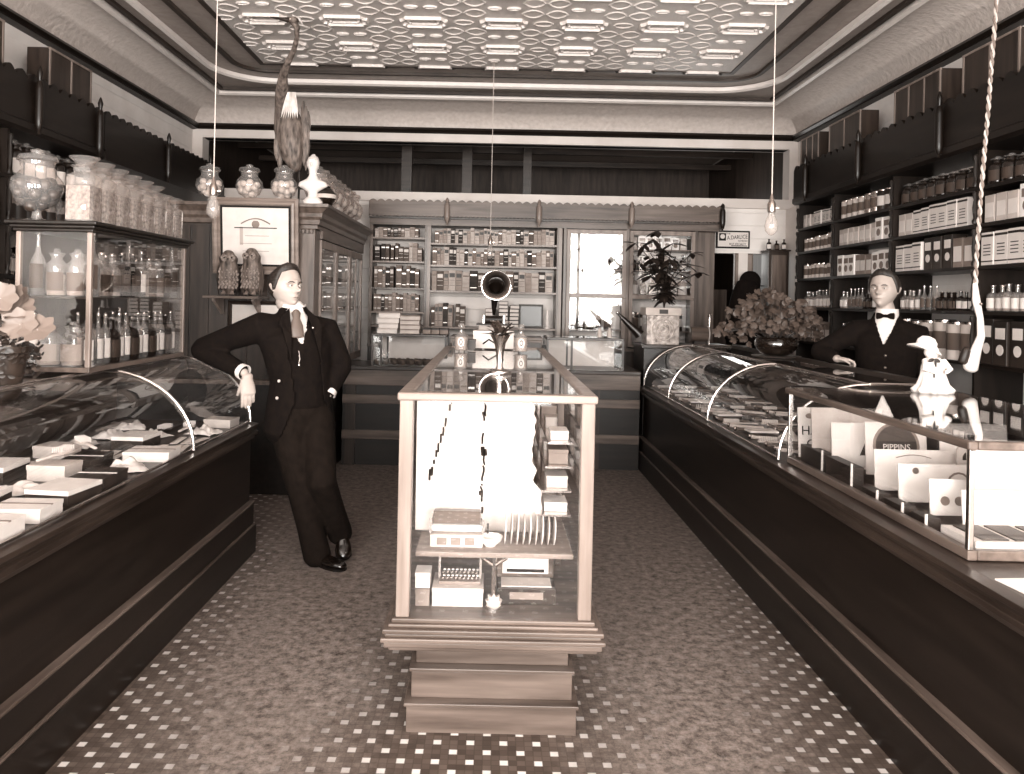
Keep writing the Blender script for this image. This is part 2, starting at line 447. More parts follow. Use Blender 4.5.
# embossed panels of the ceiling field
t = B(); t.add([(-PX, -1.4, CEIL), (PX, -1.4, CEIL), (PX, PY, CEIL), (-PX, PY, CEIL)], [(0, 1, 2, 3)])
def ringpath(pts, w, h, b):
    n = len(pts); R = []
    for i in range(n):
        a, p, c = Vector(pts[i - 1]), Vector(pts[i]), Vector(pts[(i + 1) % n])
        d = (c - a).normalized(); nn = Vector((-d.y, d.x))
        R.append([(p.x + nn.x * o, p.y + nn.y * o, z) for o, z in ((-w, CEIL), (-w * .4, CEIL - h), (w * .4, CEIL - h), (w, CEIL))])
    R.append(R[0]); b.rings(R, False, False, False)
def plaque(cx, cy, a, c, k):
    return [(cx + x * a, cy + y * c) for x, y in ((-1, -.45), (-.86, -.55), (-.8, -1), (.8, -1), (.86, -.55), (1, -.45), (1, .45), (.86, .55), (.8, 1), (-.8, 1), (-.86, .55), (-1, .45))]
S = .608
for j in range(12):
    cy = 7.16 - j * S
    for i in range(-3, 4):
        cx = .045 + i * S
        if abs(cx) > PX - .12: continue
        ringpath(plaque(cx, cy, .17, .085, 0), .016, .022, t)
        ringpath(plaque(cx, cy, .12, .045, 0), .009, .012, t) if cy < 7 else None
        for sx in (-1, 1):
            ex = cx + sx * S / 2
            if abs(ex) > PX - .05: continue
            if sx == 1 or i == -3:
                ringpath([(ex + .07 * math.cos(q) , cy + .05 * math.sin(q)) for q in [w * PI / 4 for w in range(8)]], .009, .007, t)
        for sy in (-1, 1):
            for sx in (-1, 1):
                qx, qy = cx + sx * .215, cy + sy * .2
                if qy > PY - .07 or abs(qx) > PX - .07: continue
                ringpath([(qx + .06 * math.cos(q) * (1 + .3 * math.cos(2 * q)), qy + .075 * math.sin(q)) for q in [w * PI / 5 for w in range(10)]], .009, .007, t)
        for sx in (-1, 1):
            if cy + S / 2 < PY - .03: ringpath([(cx + sx * .07 + .045 * math.cos(q), cy + S / 2 + .02 * math.sin(q)) for q in [w * PI / 4 for w in range(8)]], .008, .012, t)
t.v = [(x, min(y, PY), z) for x, y, z in t.v]
struct(t.build('trim_8', TIN, smooth=True))

# ------------------------------------------------------------------ counters with curved glass show cases
def arc(s, n=10, off=0.0):
    return [(s * (1.40 + .43 * (1 - math.cos(i / n * PI / 2)) + off), .765 + (.365 - off) * math.sin(i / n * PI / 2)) for i in range(n + 1)]
def counter(s, y0, y1, label, cy0, cy1, hoops):
    side = 'left' if s < 0 else 'right'
    T = thing('showcase_counter', label, 'counter', (s * 1.75, (y0 + y1) / 2, 0))
    inv = Vector(T.location)
    def part(b, name, m, **k):
        b.v = [tuple(Vector(v) - inv) for v in b.v]
        return b.build(name, m, T, **k)
    def bx(b, a, c, *r):
        return b.box(min(s * a, s * c), max(s * a, s * c), *r)
    part(bx(B(), 1.40, 2.2, y0, y1, .30, .68), 'front_panel', W_BLACK[1])
    b = B(); bx(b, 1.36, 2.2, y0 - .01, y1 + .01, 0, .16); part(b, 'plinth', W_BLACK[1])
    part(bx(B(), 1.375, 2.2, y0, y1 + .005, .16, .287), 'baseboard', W_BLACK[1])
    part(bx(B(), 1.366, 2.2, y0, y1 + .008, .287, .30), 'upper_bead_highlight', W_MID[1], bevel=.003)  # lighter oak puts the thin ledge highlight into the colour
    part(bx(B(), 1.362, 2.2, y0, y1 + .008, .156, .168), 'lower_bead_highlight', W_MID[1], bevel=.003)  # lower ledge highlight, painted by the same lighter oak
    b = B()
    pr = [(1.40, .66), (1.385, .665), (1.38, .685), (1.362, .69), (1.362, .708), (1.375, .714), (1.372, .73), (1.358, .735), (1.358, .752), (1.40, .758), (2.22, .758), (2.22, .66)]
    b.prism([(s * x, z) for x, z in pr], 'y', y0, y1 + .02); part(b, 'counter_moulding', W_DARK[1], bevel=.002)
    # curved glass
    b = B(); A = arc(s); n = len(A)
    R = [[(x, cy0, z), (x, cy1, z)] for x, z in A] + [[(s * 2.19, cy0, 1.13), (s * 2.19, cy1, 1.13)]]
    b.rings(R, False, False, False); part(b, 'curved_glass', GLASS, smooth=True)
    for y in (cy0, cy1):
        b = B(); pts = [(x, y, z) for x, z in A] + [(s * 2.19, y, 1.13), (s * 2.19, y, .765)]
        b.add(pts, [tuple(range(len(pts)))]); part(b, 'end_glass', GLASS)
    for y in hoops:
        b = B(); b.tube([(x, y, z) for x, z in arc(s, 12, -.004)] , .0085, 8); part(b, 'hoop', NICKEL, smooth=True)
    b = B(); b.tube([(s * 1.83, cy0, 1.136), (s * 1.83, cy1, 1.136)], .006, 6); part(b, 'top_rail', NICKEL, smooth=True)
    b = B(); b.tube([(s * 1.402, cy0, .768), (s * 1.402, cy1, .768)], .006, 6); part(b, 'bottom_rail', NICKEL, smooth=True)
    b = B(); bx(b, 2.18, 2.22, cy0, cy1, .758, 1.145); part(b, 'rear_panel', W_DARK[1])
    for y in hoops[:1] + hoops[-1:]:
        b = B(); b.tube([(s * 1.83, y, 1.137), (s * 2.2, y, 1.137)], .008, 6); part(b, 'end_rail', NICKEL, smooth=True)
    return T
counter(-1, -.9, 4.58, 'long black varnished counter with curved glass showcase, along the left side', .5, 4.555, [4.555, 3.69])
counter(1, -.9, 7.1, 'long black varnished counter with curved glass showcase, along the right side', 3.76, 7.08, [7.08, 6.1, 5.0, 3.76])

# square glass case on the right counter
T = thing('glass_case', 'square-cornered glass case of show cards on the right counter', 'glass case', (1.8, 3.01, .76))
def cpart(b, name, m, T=T, **k):
    b.v = [tuple(Vector(v) - T.location) for v in b.v]; return b.build(name, m, T, **k)
X0, X1, Y0, Y1, Z0, Z1 = 1.425, 2.18, 2.31, 3.73, .76, 1.115
b = B()
for x in (X0, X1 - .03): b.box(x, x + .03, Y0, Y1, Z0, Z0 + .03)
for y in (Y0, Y1 - .03): b.box(X0 + .03, X1 - .03, y, y + .03, Z0, Z0 + .03)
cpart(b, 'base_frame', W_MID[1], bevel=.004)
b = B()
for x in (X0 - .012, X1 - .018): b.box(x, x + .03, Y0 - .012, Y1 + .012, Z1 - .026, Z1)
for y in (Y0 - .012, Y1 - .018): b.box(X0 + .018, X1 - .018, y, y + .03, Z1 - .026, Z1)
cpart(b, 'top_frame', W_MID[1], bevel=.006)
for x in (X0, X1 - .018):
    for y in (Y0, Y1 - .018): cpart(B().box(x, x + .018, y, y + .018, Z0 + .03, Z1 - .026), 'corner_post', NICKEL, bevel=.003)
for q in ((X0 + .008, X0 + .012, Y0 + .02, Y1 - .02), (X0 + .02, X1 - .02, Y0 + .008, Y0 + .012), (X0 + .02, X1 - .02, Y1 - .012, Y1 - .008)):
    cpart(B().box(*q, Z0 + .03, Z1 - .026), 'glass_pane', GLASS)
cpart(B().box(X0, X1, Y0, Y1, Z1 + .001, Z1 + .005), 'glass_top', GLASS)
cpart(B().box(X1 - .014, X1 - .006, Y0 + .02, Y1 - .02, Z0 + .03, Z1 - .026), 'rear_door', W_DARK[1])

# ------------------------------------------------------------------ central show case
CXM = .027
T = thing('floor_showcase', 'tall oak framed glass showcase on stepped base in the middle of the floor', 'showcase', (CXM, 4.05, 0))
def cpart(b, name, m, T=T, **k):
    b.v = [tuple(Vector(v) - T.location) for v in b.v]; return b.build(name, m, T, **k)
X0, X1, Y0, Y1 = CXM - .334, CXM + .334, 2.66, 5.42
for hw, fy, z0, z1 in ((.295, 2.70, 0, .105), (.282, 2.735, .105, .21), (.27, 2.77, .21, .31)):
    b = B(); b.box(CXM - hw, CXM + hw, fy, Y1 - (fy - 2.66), z0, z1 - .012); b.box(CXM - hw - .008, CXM + hw + .008, fy - .008, Y1 - (fy - 2.66) + .008, z1 - .012, z1)
    cpart(b, 'plinth_step', W_MID[0], bevel=.003)
b = B()
for o, z0, z1 in ((.02, .31, .325), (.035, .325, .345), (.045, .345, .36), (.032, .36, .372), (.04, .372, .388), (.022, .388, .40), (.012, .40, .415)):
    b.box(X0 - o, X1 + o, Y0 - o, Y1 + o, z0, z1)
cpart(b, 'base_moulding', W_MID[0], bevel=.004)
for x in (X0, X1 - .046):
    for y in (Y0, Y1 - .046): cpart(B().box(x, x + .046, y, y + .046, .415, 1.165), 'corner_post', W_LIGHT[2], bevel=.004)
b = B()
for x in (X0 - .008, X1 - .042): b.box(x, x + .05, Y0 + .03, Y1 - .03, 1.155, 1.183)
for y in (Y0 - .008, Y1 - .042): b.box(X0 - .008, X1 + .008, y, y + .05, 1.155, 1.183)
cpart(b, 'top_frame', W_LIGHT[0], bevel=.006)
cpart(B().box(X0 + .046, X1 - .046, Y0 + .012, Y0 + .016, .415, 1.155), 'front_glass', GLASS)
cpart(B().box(X0 + .01, X0 + .014, Y0 + .046, Y1 - .046, .415, 1.155), 'side_glass', GLASS)
cpart(B().box(X1 - .014, X1 - .01, Y0 + .046, Y1 - .046, .415, 1.155), 'side_glass', GLASS)
cpart(B().box(X0 + .042, X1 - .042, Y0 + .042, Y1 - .042, 1.17, 1.175), 'top_glass', GLASS)
b = B()
for i in range(5): b.box(X0 + .05 + i * .114, X0 + .158 + i * .114, Y1 - .04, Y1 - .02, .415, 1.155)
cpart(b, 'rear_panel', W_MID[2], bevel=.004)
cpart(B().box(X0 + .055, X1 - .055, Y0 + .09, Y0 + .50, .594, .612), 'shelf', W_LIGHT[0], bevel=.003)
b = B(); b.tube([(CXM, Y0 + .1, .415), (CXM, Y0 + .1, .56), (CXM, Y0 + .1, .594)], .008, 8)
b.tube([(CXM, Y0 + .1, .56), (CXM - .045, Y0 + .1, .592)], .006, 6); b.tube([(CXM, Y0 + .1, .56), (CXM + .045, Y0 + .1, .592)], .006, 6)
b.lathe([(.03, 0), (.03, .01), (.012, .02), (.009, .03)], (CXM, Y0 + .1, .415), 12)
cpart(b, 'shelf_bracket', NICKEL, smooth=True)
for i, (z, w) in enumerate(((.70, .13), (.79, .11), (.88, .10), (.97, .09))):
    cpart(B().box(X1 - .05 - w, X1 - .05, Y0 + .25, Y1 - .3, z, z + .008), 'side_shelf', NICKEL)
cpart(B().box(X1 - .08, X1 - .055, Y0 + .55, Y0 + .575, .415, 1.155), 'inner_post', W_MID[2])
cpart(B().box(X1 - .12, X1 - .105, Y0 + .9, Y0 + .915, .415, 1.155), 'inner_post', W_MID[2])

# ------------------------------------------------------------------ back counter
T = thing('back_counter', 'dark panelled counter closing the far end of the aisles', 'counter', (.2, 7.35, 0))
def cpart(b, name, m, T=T, **k):
    b.v = [tuple(Vector(v) - T.location) for v in b.v]; return b.build(name, m, T, **k)
cpart(B().box(-1.33, 1.35, 7.04, 7.6, 0, .86), 'carcass', W_BLACK[0])
for z0, z1, v in ((.72, .86, W_MID), (.555, .635, W_LIGHT), (.235, .315, W_LIGHT)):
    cpart(B().box(-1.33, 1.35, 7.015, 7.04, z0, z1), 'front_rail', W_MID[0], bevel=.004)
for x in (-1.3, .9): cpart(B().box(x, x + .09, 7.02, 7.04, 0, .86), 'front_stile', W_DARK[2])
cpart(B().box(-1.33, 1.35, 6.99, 7.62, .86, .895), 'counter_top', W_DARK[0], bevel=.006)
def back_case(x0, x1, label, posts=()):
    T = thing('glass_case', label, 'glass case', ((x0 + x1) / 2, 7.3, .896))
    y0, y1, z0, z1 = 7.03, 7.5, .896, 1.185
    b = B(); 
    b.box(x0, x1, y0, y0 + .02, z1 - .022, z1); b.box(x0, x1, y1 - .02, y1, z1 - .022, z1)
    b.box(x0, x0 + .02, y0 + .02, y1 - .02, z1 - .022, z1); b.box(x1 - .02, x1, y0 + .02, y1 - .02, z1 - .022, z1)
    cpart(b, 'top_frame', W_DARK[0], T, bevel=.003)
    for x in (x0, x1 - .018) + tuple(posts):
        for y in (y0, y1 - .018): cpart(B().box(x, x + .018, y, y + .018, z0, z1 - .022), 'corner_post', W_DARK[2], T)
    cpart(B().box(x0 + .018, x1 - .018, y0 + .006, y0 + .01, z0, z1 - .022), 'front_glass', GLASS, T)
    cpart(B().box(x0 + .005, x0 + .009, y0 + .02, y1 - .02, z0, z1 - .022), 'end_glass', GLASS, T)
    cpart(B().box(x0 + .018, x1 - .018, y0 + .018, y1 - .018, z1 - .006, z1 - .002), 'top_glass', GLASS, T)
    cpart(B().box(x0 + .018, x1 - .018, y1 - .012, y1 - .004, z0, z1 - .022), 'rear_panel', PAPER, T)
    return T
back_case(-1.08, -.40, 'white-backed glass case of round dark sponges on the back counter', (-1.0,))
back_case(.50, 1.20, 'white-backed glass case of tray goods on the back counter, right half', (.72, ))
b = B(); b.box(-.36, .46, 7.08, 7.5, .896, 1.15); b.box(-.37, .47, 7.07, 7.51, 1.15, 1.175)
c = B()
T = thing('wooden_chest', 'plain brown chest on the back counter between the two glass cases', 'chest', (.05, 7.3, .896))
cpart(b, 'body', W_MID[0], T, bevel=.004)
for i in range(3):
    d = cpart(B().box(-.34 + i * .27, -.09 + i * .27, 7.068, 7.08, .92, 1.13), 'drawer', W_DARK[0], T, bevel=.003)
    k = B().ball((0, -.012, 0), .012).build('knob', BRASS, d, smooth=True); k.location = (-.215 + i * .27 - .05, 7.066 - 7.3, 1.02 - .896)
# sponges
pr = None
for i in range(16):
    x = -1.04 + i * .0385; y = 7.10 + (i % 2) * .05
    b = B().ball((0, 0, .033), .034, 10, 7, (1, 1, .95))
    b.v = [tuple(Vector(v) * (1 + .12 * noise.noise(Vector(v) * 60 + Vector((i % 3, 0, 0))))) for v in b.v]
    if i < 3:
        o = b.build('sponge', mat('sponge', .3, .9, var=.1, scale=40, bump=.6), smooth=True)
        if i == 0: P3 = []
        P3.append(o)
    else:
        o = P3[i % 3].copy(); COL.objects.link(o)
    o.location = (x + .01, y, .8965)
    tag(o, '%s round dark sponge from the left in the white-backed case' % ordn(i), 'sponge', 'sponges in the back counter case')

# ------------------------------------------------------------------ tall cabinet on the left, with its glazed doors toward the aisle
T = thing('tall_cabinet', 'tall oak cabinet with glazed doors standing behind the leaning man', 'cabinet', (-2.1, 7.0, 0))
def cpart(b, name, m, T=T, **k):
    b.v = [tuple(Vector(v) - T.location) for v in b.v]; return b.build(name, m, T, **k)
XF, YF, YB = -1.36, 5.98, 8.08
cpart(B().box(-2.92, -1.37, 5.9, YB, 0, .83), 'base', W_BLACK[1])
cpart(B().box(-2.94, -1.345, 5.87, YB, .83, .865), 'base_top', W_MID[1], bevel=.005)
b = B(); b.box(-2.92, XF - .2, YF, YF + .03, .865, 2.06)
for i in range(9): b.box(-2.9 + i * .15, -2.9 + i * .15 + .13, YF - .012, YF, .9, 2.03)
cpart(b, 'side_panel', W_DARK[2])
b = B(); b.box(-1.62, XF, YF - .03, YF + .14, .865, 2.02); cpart(b, 'pilaster', W_MID[2], bevel=.006)
b = B()
for j in range(8): b.box(-1.61 + j * .031, -1.59 + j * .031, YF - .055, YF - .03, 1.985, 2.015)
b.box(-1.64, XF + .02, YF - .04, YF + .16, 2.02, 2.05)
cpart(b, 'dentil', W_MID[0], bevel=.003)
b = B(); pr = [(0, 2.05), (.03, 2.055), (.035, 2.09), (.055, 2.11), (.06, 2.14), (.10, 2.175), (.115, 2.18), (.115, 2.205), (-.1, 2.205), (-.1, 2.05)]
R = []
for x, y, dx, dy in ((-2.94, YF, 0, -1), (XF, YF, 1, -1), (XF, YB, 1, 0)):
    R.append([(x + dx * o, y + dy * o, z) for o, z in pr])
b.rings(R); cpart(b, 'cornice', W_MID[1], bevel=.002)
cpart(B().box(-2.94, XF + .05, YF, YB, 2.18, 2.2), 'top_board', W_DARK[1])
cpart(B().box(-2.92, -2.9, YF, YB, .865, 2.05), 'back_board', W_DARK[2])
cpart(B().box(XF - .01, XF + .02, YF + .14, YB, 1.96, 2.05), 'frieze', W_MID[1])
bays = [(YF + .14, YF + .78), (YF + .78, YF + 1.42), (YF + 1.42, YB - .02)]
for i, (a, c) in enumerate(bays):
    b = B(); w = .045
    b.box(XF - .012, XF + .015, a + .005, a + w, .9, 1.95); b.box(XF - .012, XF + .015, c - w, c - .005, .9, 1.95)
    b.box(XF - .012, XF + .015, a + w, c - w, .9, .97); b.box(XF - .012, XF + .015, a + w, c - w, 1.89, 1.95)
    m = (a + c) / 2
    if i == 2: b.box(XF - .006, XF + .01, m - .012, m + .012, .97, 1.89)
    d = cpart(b, 'door', W_LIGHT[2], bevel=.003)
    g = B().box(XF - .002, XF + .002, a + w, c - w, .97, 1.89); g.v = [tuple(Vector(v) - T.location) for v in g.v]; g.build('glass_pane', GLASS, d)
    k = B().ball((XF + .025, a + .03, 1.4), .012); k.v = [tuple(Vector(v) - T.location) for v in k.v]; k.build('knob', BRASS, d, smooth=True)
for z in (1.15, 1.4, 1.66): cpart(B().box(-2.0, XF - .02, YF + .05, YB - .03, z, z + .015), 'shelf', W_MID[1])
cpart(B().box(-2.02, -2.0, YF + .05, YB - .03, .865, 2.05), 'inner_back', WHITE)

# ------------------------------------------------------------------ wall shelving with scalloped hoods
def scallop(a0, a1, z0, z1, step=.12, amp=.045, bottom=True):
    n = max(2, int(round((a1 - a0) / step))); st = (a1 - a0) / n; top = []; bot = []
    for i in range(n):
        for k in range(8):
            u = k / 8; top.append((a0 + (i + u) * st, z1 - amp + amp * math.sin(PI * u)))
            bot.append((a0 + (i + u) * st, z0 + (amp * .5 * abs(math.sin(PI * u * 2)) if bottom else 0)))
    top.append((a1, z1 - amp)); bot.append((a1, z0))
    return top, bot
def hood(b, axis, a0, a1, z0, z1, p0, p1, **k):
    top, bot = scallop(a0, a1, z0, z1, **k); n = len(top)
    def P(a, z, p): return (p, a, z) if axis == 'x' else (a, p, z)
    R = [[P(*bot[i], p0), P(*top[i], p0), P(*top[i], p1), P(*bot[i], p1)] for i in range(n)]
    b.rings(R)
def drop(h=.36, r=.028):
    return B().lathe([(.004, -.06), (.012, -.055), (.006, -.04), (r * .5, -.03), (r * .9, .0), (r, .04), (r, h * .6), (r * .8, h * .72), (r * .4, h * .75), (r * .5, h * .8), (r * .75, h * .88), (r * .4, h * .96), (.004, h)], n=10)
def shelving(s, y0, y1, levels, uprights, drops, label, base_z=.9):
    T = thing('wall_shelving', label, 'shelving', (s * 3.12, (y0 + y1) / 2, 0))
    def P(b, name, m, **k):
        b.v = [tuple(Vector(v) - T.location) for v in b.v]; return b.build(name, m, T, **k)
    def bx(a, c, *r): return B().box(min(s * a, s * c), max(s * a, s * c), *r)
    for z in levels: P(bx(2.99, 3.299, y0, y1, z - .022, z), 'shelf', W_BLACK[1])
    for y in uprights:
        b = bx(2.995, 3.299, y - .011, y + .011, base_z, 2.52)
        P(b, 'upright', W_BLACK[2])
        b = B()
        zs = [z for z in levels] + [2.5]
        for z, zz in zip(zs[:-1], zs[1:]):
            h = zz - z - .03
            b.lathe([(.014, 0), (.018, .02), (.009, .035), (.013, .07), (.016, h * .5), (.009, h - .05), (.018, h - .02), (.014, h)], (s * 2.985, y, z), 8)
        P(b, 'turned_column', W_BLACK[2], smooth=True)
    b = B(); b.prism([(s * x, z) for x, z in ((2.955, 2.50), (2.93, 2.52), (2.93, 2.56), (2.955, 2.58), (3.299, 2.6), (3.299, 2.5))], 'y', y0, y1); P(b, 'hood_soffit', W_BLACK[1])
    b = B(); hood(b, 'x', y0, y1, 2.545, 2.88, s * 2.94, s * 2.965); P(b, 'scalloped_valance', W_BLACK[1])
    P(bx(2.965, 3.299, y0, y1, 2.82, 2.84), 'top_board', W_DARK[1])
    for y in drops:
        b = drop(.38, .026); b.v = [(x + s * 2.915, yy + y, z + 2.56) for x, yy, z in b.v]; P(b, 'turned_drop', W_BLACK[2], smooth=True)
    b = bx(2.95, 3.299, y0, y1, 0, base_z); P(b, 'base_cabinet', W_DARK[1])
    b = bx(2.92, 3.299, y0, y1, base_z, base_z + .03); P(b, 'base_top', W_DARK[1], bevel=.004)
    return T
RL = [1.18, 1.50, 1.78, 2.04, 2.27]
shelving(1, 2.6, 7.67, RL, [2.8, 3.82, 4.84, 5.86, 6.86, 7.655], [3.03, 4.08, 5.13, 6.27, 7.33], 'dark shelving of packaged medicines covering the right wall')
LL = [1.25, 1.60, 1.93, 2.22]
shelving(-1, 2.6, 5.86, LL, [2.8, 3.8, 4.8, 5.8], [3.98, 4.98, 5.75], 'dark shelving of bottles on the left wall behind the countertop case')
# the hood runs on above the tall cabinet
T = thing('scalloped_hood', 'dark scalloped hood high on the left wall above the glass candy jars', 'hood', (-3.1, 7.2, 2.5))
b = B(); hood(b, 'x', 5.87, 8.5, 2.545, 2.88, -2.94, -2.965); b.v = [tuple(Vector(v) - T.location) for v in b.v]; b.build('scalloped_valance', W_BLACK[1], T)
b = B().box(-3.299, -2.93, 5.87, 8.5, 2.5, 2.58); b.v = [tuple(Vector(v) - T.location) for v in b.v]; b.build('hood_soffit', W_BLACK[1], T)
for y in (6.97, 8.0):
    b = drop(.38, .026); b.v = [tuple(Vector((x - 2.915, yy + y, z + 2.56)) - T.location) for x, yy, z in b.v]; b.build('turned_drop', W_BLACK[2], T, smooth=True)

# ------------------------------------------------------------------ bookcase across the back
T = thing('back_bookcase', 'wide bookcase with scalloped hood across the back wall', 'bookcase', (.3, 8.35, 0))
def cpart(b, name, m, T=T, **k):
    b.v = [tuple(Vector(v) - T.location) for v in b.v]; return b.build(name, m, T, **k)
YS, YE = 8.2, 8.53
BL = [1.22, 1.60, 1.87, 2.10]       # central shelf heights
LBL = [1.22, 1.37, 1.62, 1.90, 2.15]
cpart(B().box(-1.3, 2.18, YS, YE, 0, 1.0), 'base_cabinet', W_DARK[2])
cpart(B().box(-1.3, 2.18, YS - .03, YE, 1.0, 1.03), 'base_top', W_MID[0])
for x in (-1.3, -.72, .67, .74, 1.4, 2.12): cpart(B().box(x, x + .035, YS, YE, 1.03, 2.3), 'upright', W_MID[2], bevel=.003)
cpart(B().box(-.69, -.655, YS - .01, YS + .03, 1.03, 2.34), 'stile', W_LIGHT[2]); cpart(B().box(.69, .725, YS - .01, YS + .03, 1.03, 2.34), 'stile', W_LIGHT[2])
for z in BL: cpart(B().box(-.66, .67, YS, YE, z - .02, z), 'shelf', W_LIGHT[0])
for z in LBL: cpart(B().box(-1.265, -.72, YS, YE, z - .018, z), 'shelf', W_LIGHT[0] if z != 1.62 else W_MID[0])
for z in (1.22, 1.58, 1.86, 2.08): cpart(B().box(.775, 2.12, YS + .05, YE, z - .012, z), 'shelf', W_LIGHT[0])
cpart(B().box(-1.3, 2.37, YS - .02, YE, 2.28, 2.345), 'header', W_MID[0])
b = B(); hood(b, 'y', -1.3, 2.4, 2.36, 2.54, YS - .09, YS - .07, step=.085, amp=.022); cpart(b, 'scalloped_valance', W_MID[0])
cpart(B().box(-1.3, 2.4, YS - .07, YE, 2.345, 2.36), 'soffit', W_DARK[0])
cpart(B().box(2.37, 2.4, YS - .09, WB - .005, 2.3, 2.54), 'hood_end', W_BLACK[1])
for x in (-.485, .47, 1.43, 2.37):
    b = drop(.25, .03); b.v = [(a + x, c + YS - .12, z * .9 + 2.335) for a, c, z in b.v]; cpart(b, 'turned_drop', W_LIGHT[2] if x < 2 else W_BLACK[2], smooth=True)
for x0, x1 in ((.775, 1.4), (1.435, 2.12)):
    b = B(); w = .04
    b.box(x0, x0 + w, YS - .02, YS, 1.05, 2.27); b.box(x1 - w, x1, YS - .02, YS, 1.05, 2.27)
    for z0, z1 in ((1.05, 1.1), (1.555, 1.60), (2.225, 2.27)): b.box(x0 + w, x1 - w, YS - .02, YS, z0, z1)
    d = cpart(b, 'door', W_LIGHT[2], bevel=.003)
    g = B().box(x0 + w, x1 - w, YS - .012, YS - .008, 1.1, 2.225); g.v = [tuple(Vector(v) - T.location) for v in g.v]; g.build('glass_pane', GLASS, d)
    k = B().ball((x1 - .02, YS - .03, 1.56), .013); k.v = [tuple(Vector(v) - T.location) for v in k.v]; k.build('knob', BRASS, d, smooth=True)
cpart(B().box(2.155, 2.36, YS + .1, YS + .14, 0, 2.28), 'end_pilaster', W_MID[2], bevel=.005)

# ------------------------------------------------------------------ showcase of bottles standing on the left counter
T = thing('countertop_case', 'dark framed glass case of labelled bottles standing on the left counter', 'glass case', (-1.92, 3.95, 1.145))
def cpart(b, name, m, T=T, **k):
    b.v = [tuple(Vector(v) - T.location) for v in b.v]; return b.build(name, m, T, **k)
X0, X1, Y0, Y1, Z0, Z1 = -2.10, -1.765, 3.43, 4.49, 1.146, 1.80
cpart(B().box(X0, X1, Y0, Y1, Z0, Z0 + .022), 'base_board', W_MID[1], bevel=.003)
b = B(); b.box(X0 - .02, X1 + .02, Y0 - .02, Y1 + .02, Z1 - .02, Z1 - .005); b.box(X0 - .035, X1 + .035, Y0 - .035, Y1 + .035, Z1 - .005, Z1 + .012); b.box(X0 - .01, X1 + .01, Y0 - .01, Y1 + .01, Z1 - .035, Z1 - .02)
cpart(b, 'top_board', W_BLACK[1], bevel=.005)
for x in (X0, X1 - .022):
    for y in (Y0, Y1 - .022): cpart(B().box(x, x + .022, y, y + .022, Z0 + .022, Z1 - .035), 'corner_post', W_LIGHT[2], bevel=.004)
cpart(B().box(X0 + .01, X1 - .008, Y0 + .012, Y1 - .012, 1.471, 1.479), 'shelf', W_DARK[1])
cpart(B().box(X1 - .009, X1 - .006, Y0 + .022, Y1 - .022, Z0 + .022, Z1 - .035), 'glass_pane', GLASS)
cpart(B().box(X0 + .022, X1 - .022, Y0 + .006, Y0 + .009, Z0 + .022, Z1 - .035), 'glass_pane', GLASS)
cpart(B().box(X0 + .004, X0 + .01, Y0 + .02, Y1 - .02, Z0 + .022, Z1 - .035), 'rear_panel', W_DARK[2])

# ------------------------------------------------------------------ packaged goods
def label_quad(w, z0, z1, y, m, o, name='paper_label'):
    return B().box(-w, w, y - .0012, y, z0, z1).build(name, m, o)
# item makers: front faces local -y, base at z 0
def make_carton(w, d, h, body, strip, kind=0):
    o = thing('carton', 'carton', 'box')
    B().box(-w / 2, w / 2, -d / 2, d / 2, 0, h).build('body', body, o, bevel=.0015)
    if kind == 0: B().box(-w * .42, w * .42, -d / 2 - .001, -d / 2, h * .2, h * .72).build('paper_label', strip, o)
    elif kind == 1:
        b = B(); b.box(-w / 2 - .0005, w / 2 + .0005, -d / 2 - .001, -d / 2, h * .86, h * .93); b.box(-w / 2, w / 2, -d / 2 - .001, -d / 2, h * .1, h * .14)
        for i in range(4): b.box(-w * .3, w * .3, -d / 2 - .001, -d / 2, h * (.3 + i * .1), h * (.33 + i * .1))
        b.build('print', strip, o)
    else:
        b = B(); b.box(-w * .36, w * .36, -d / 2 - .001, -d / 2, h * .6, h * .85)
        b.lathe([(w * .28, 0), (w * .28, .001)], (0, 0, 0), 14)
        k = len(b.v) - 28
        b.v[k:] = [(x, -d / 2 - .001 + z, y + h * .35) for x, y, z in b.v[k:]]
        b.build('print', strip, o)
    return o
def make_tin(r, h, body, strip):
    o = thing('tin', 'tin', 'tin')
    B().lathe([(r, 0), (r, h * .93), (r * .96, h * .95)], n=14).build('body', body, o, smooth=True)
    B().lathe([(r * 1.03, h * .93), (r * 1.03, h * .985), (r * .9, h)], n=14).build('lid', NICKEL, o, smooth=True)
    B().lathe([(r * 1.01, h * .25), (r * 1.01, h * .7)], n=14).build('paper_label', strip, o, smooth=True)
    return o
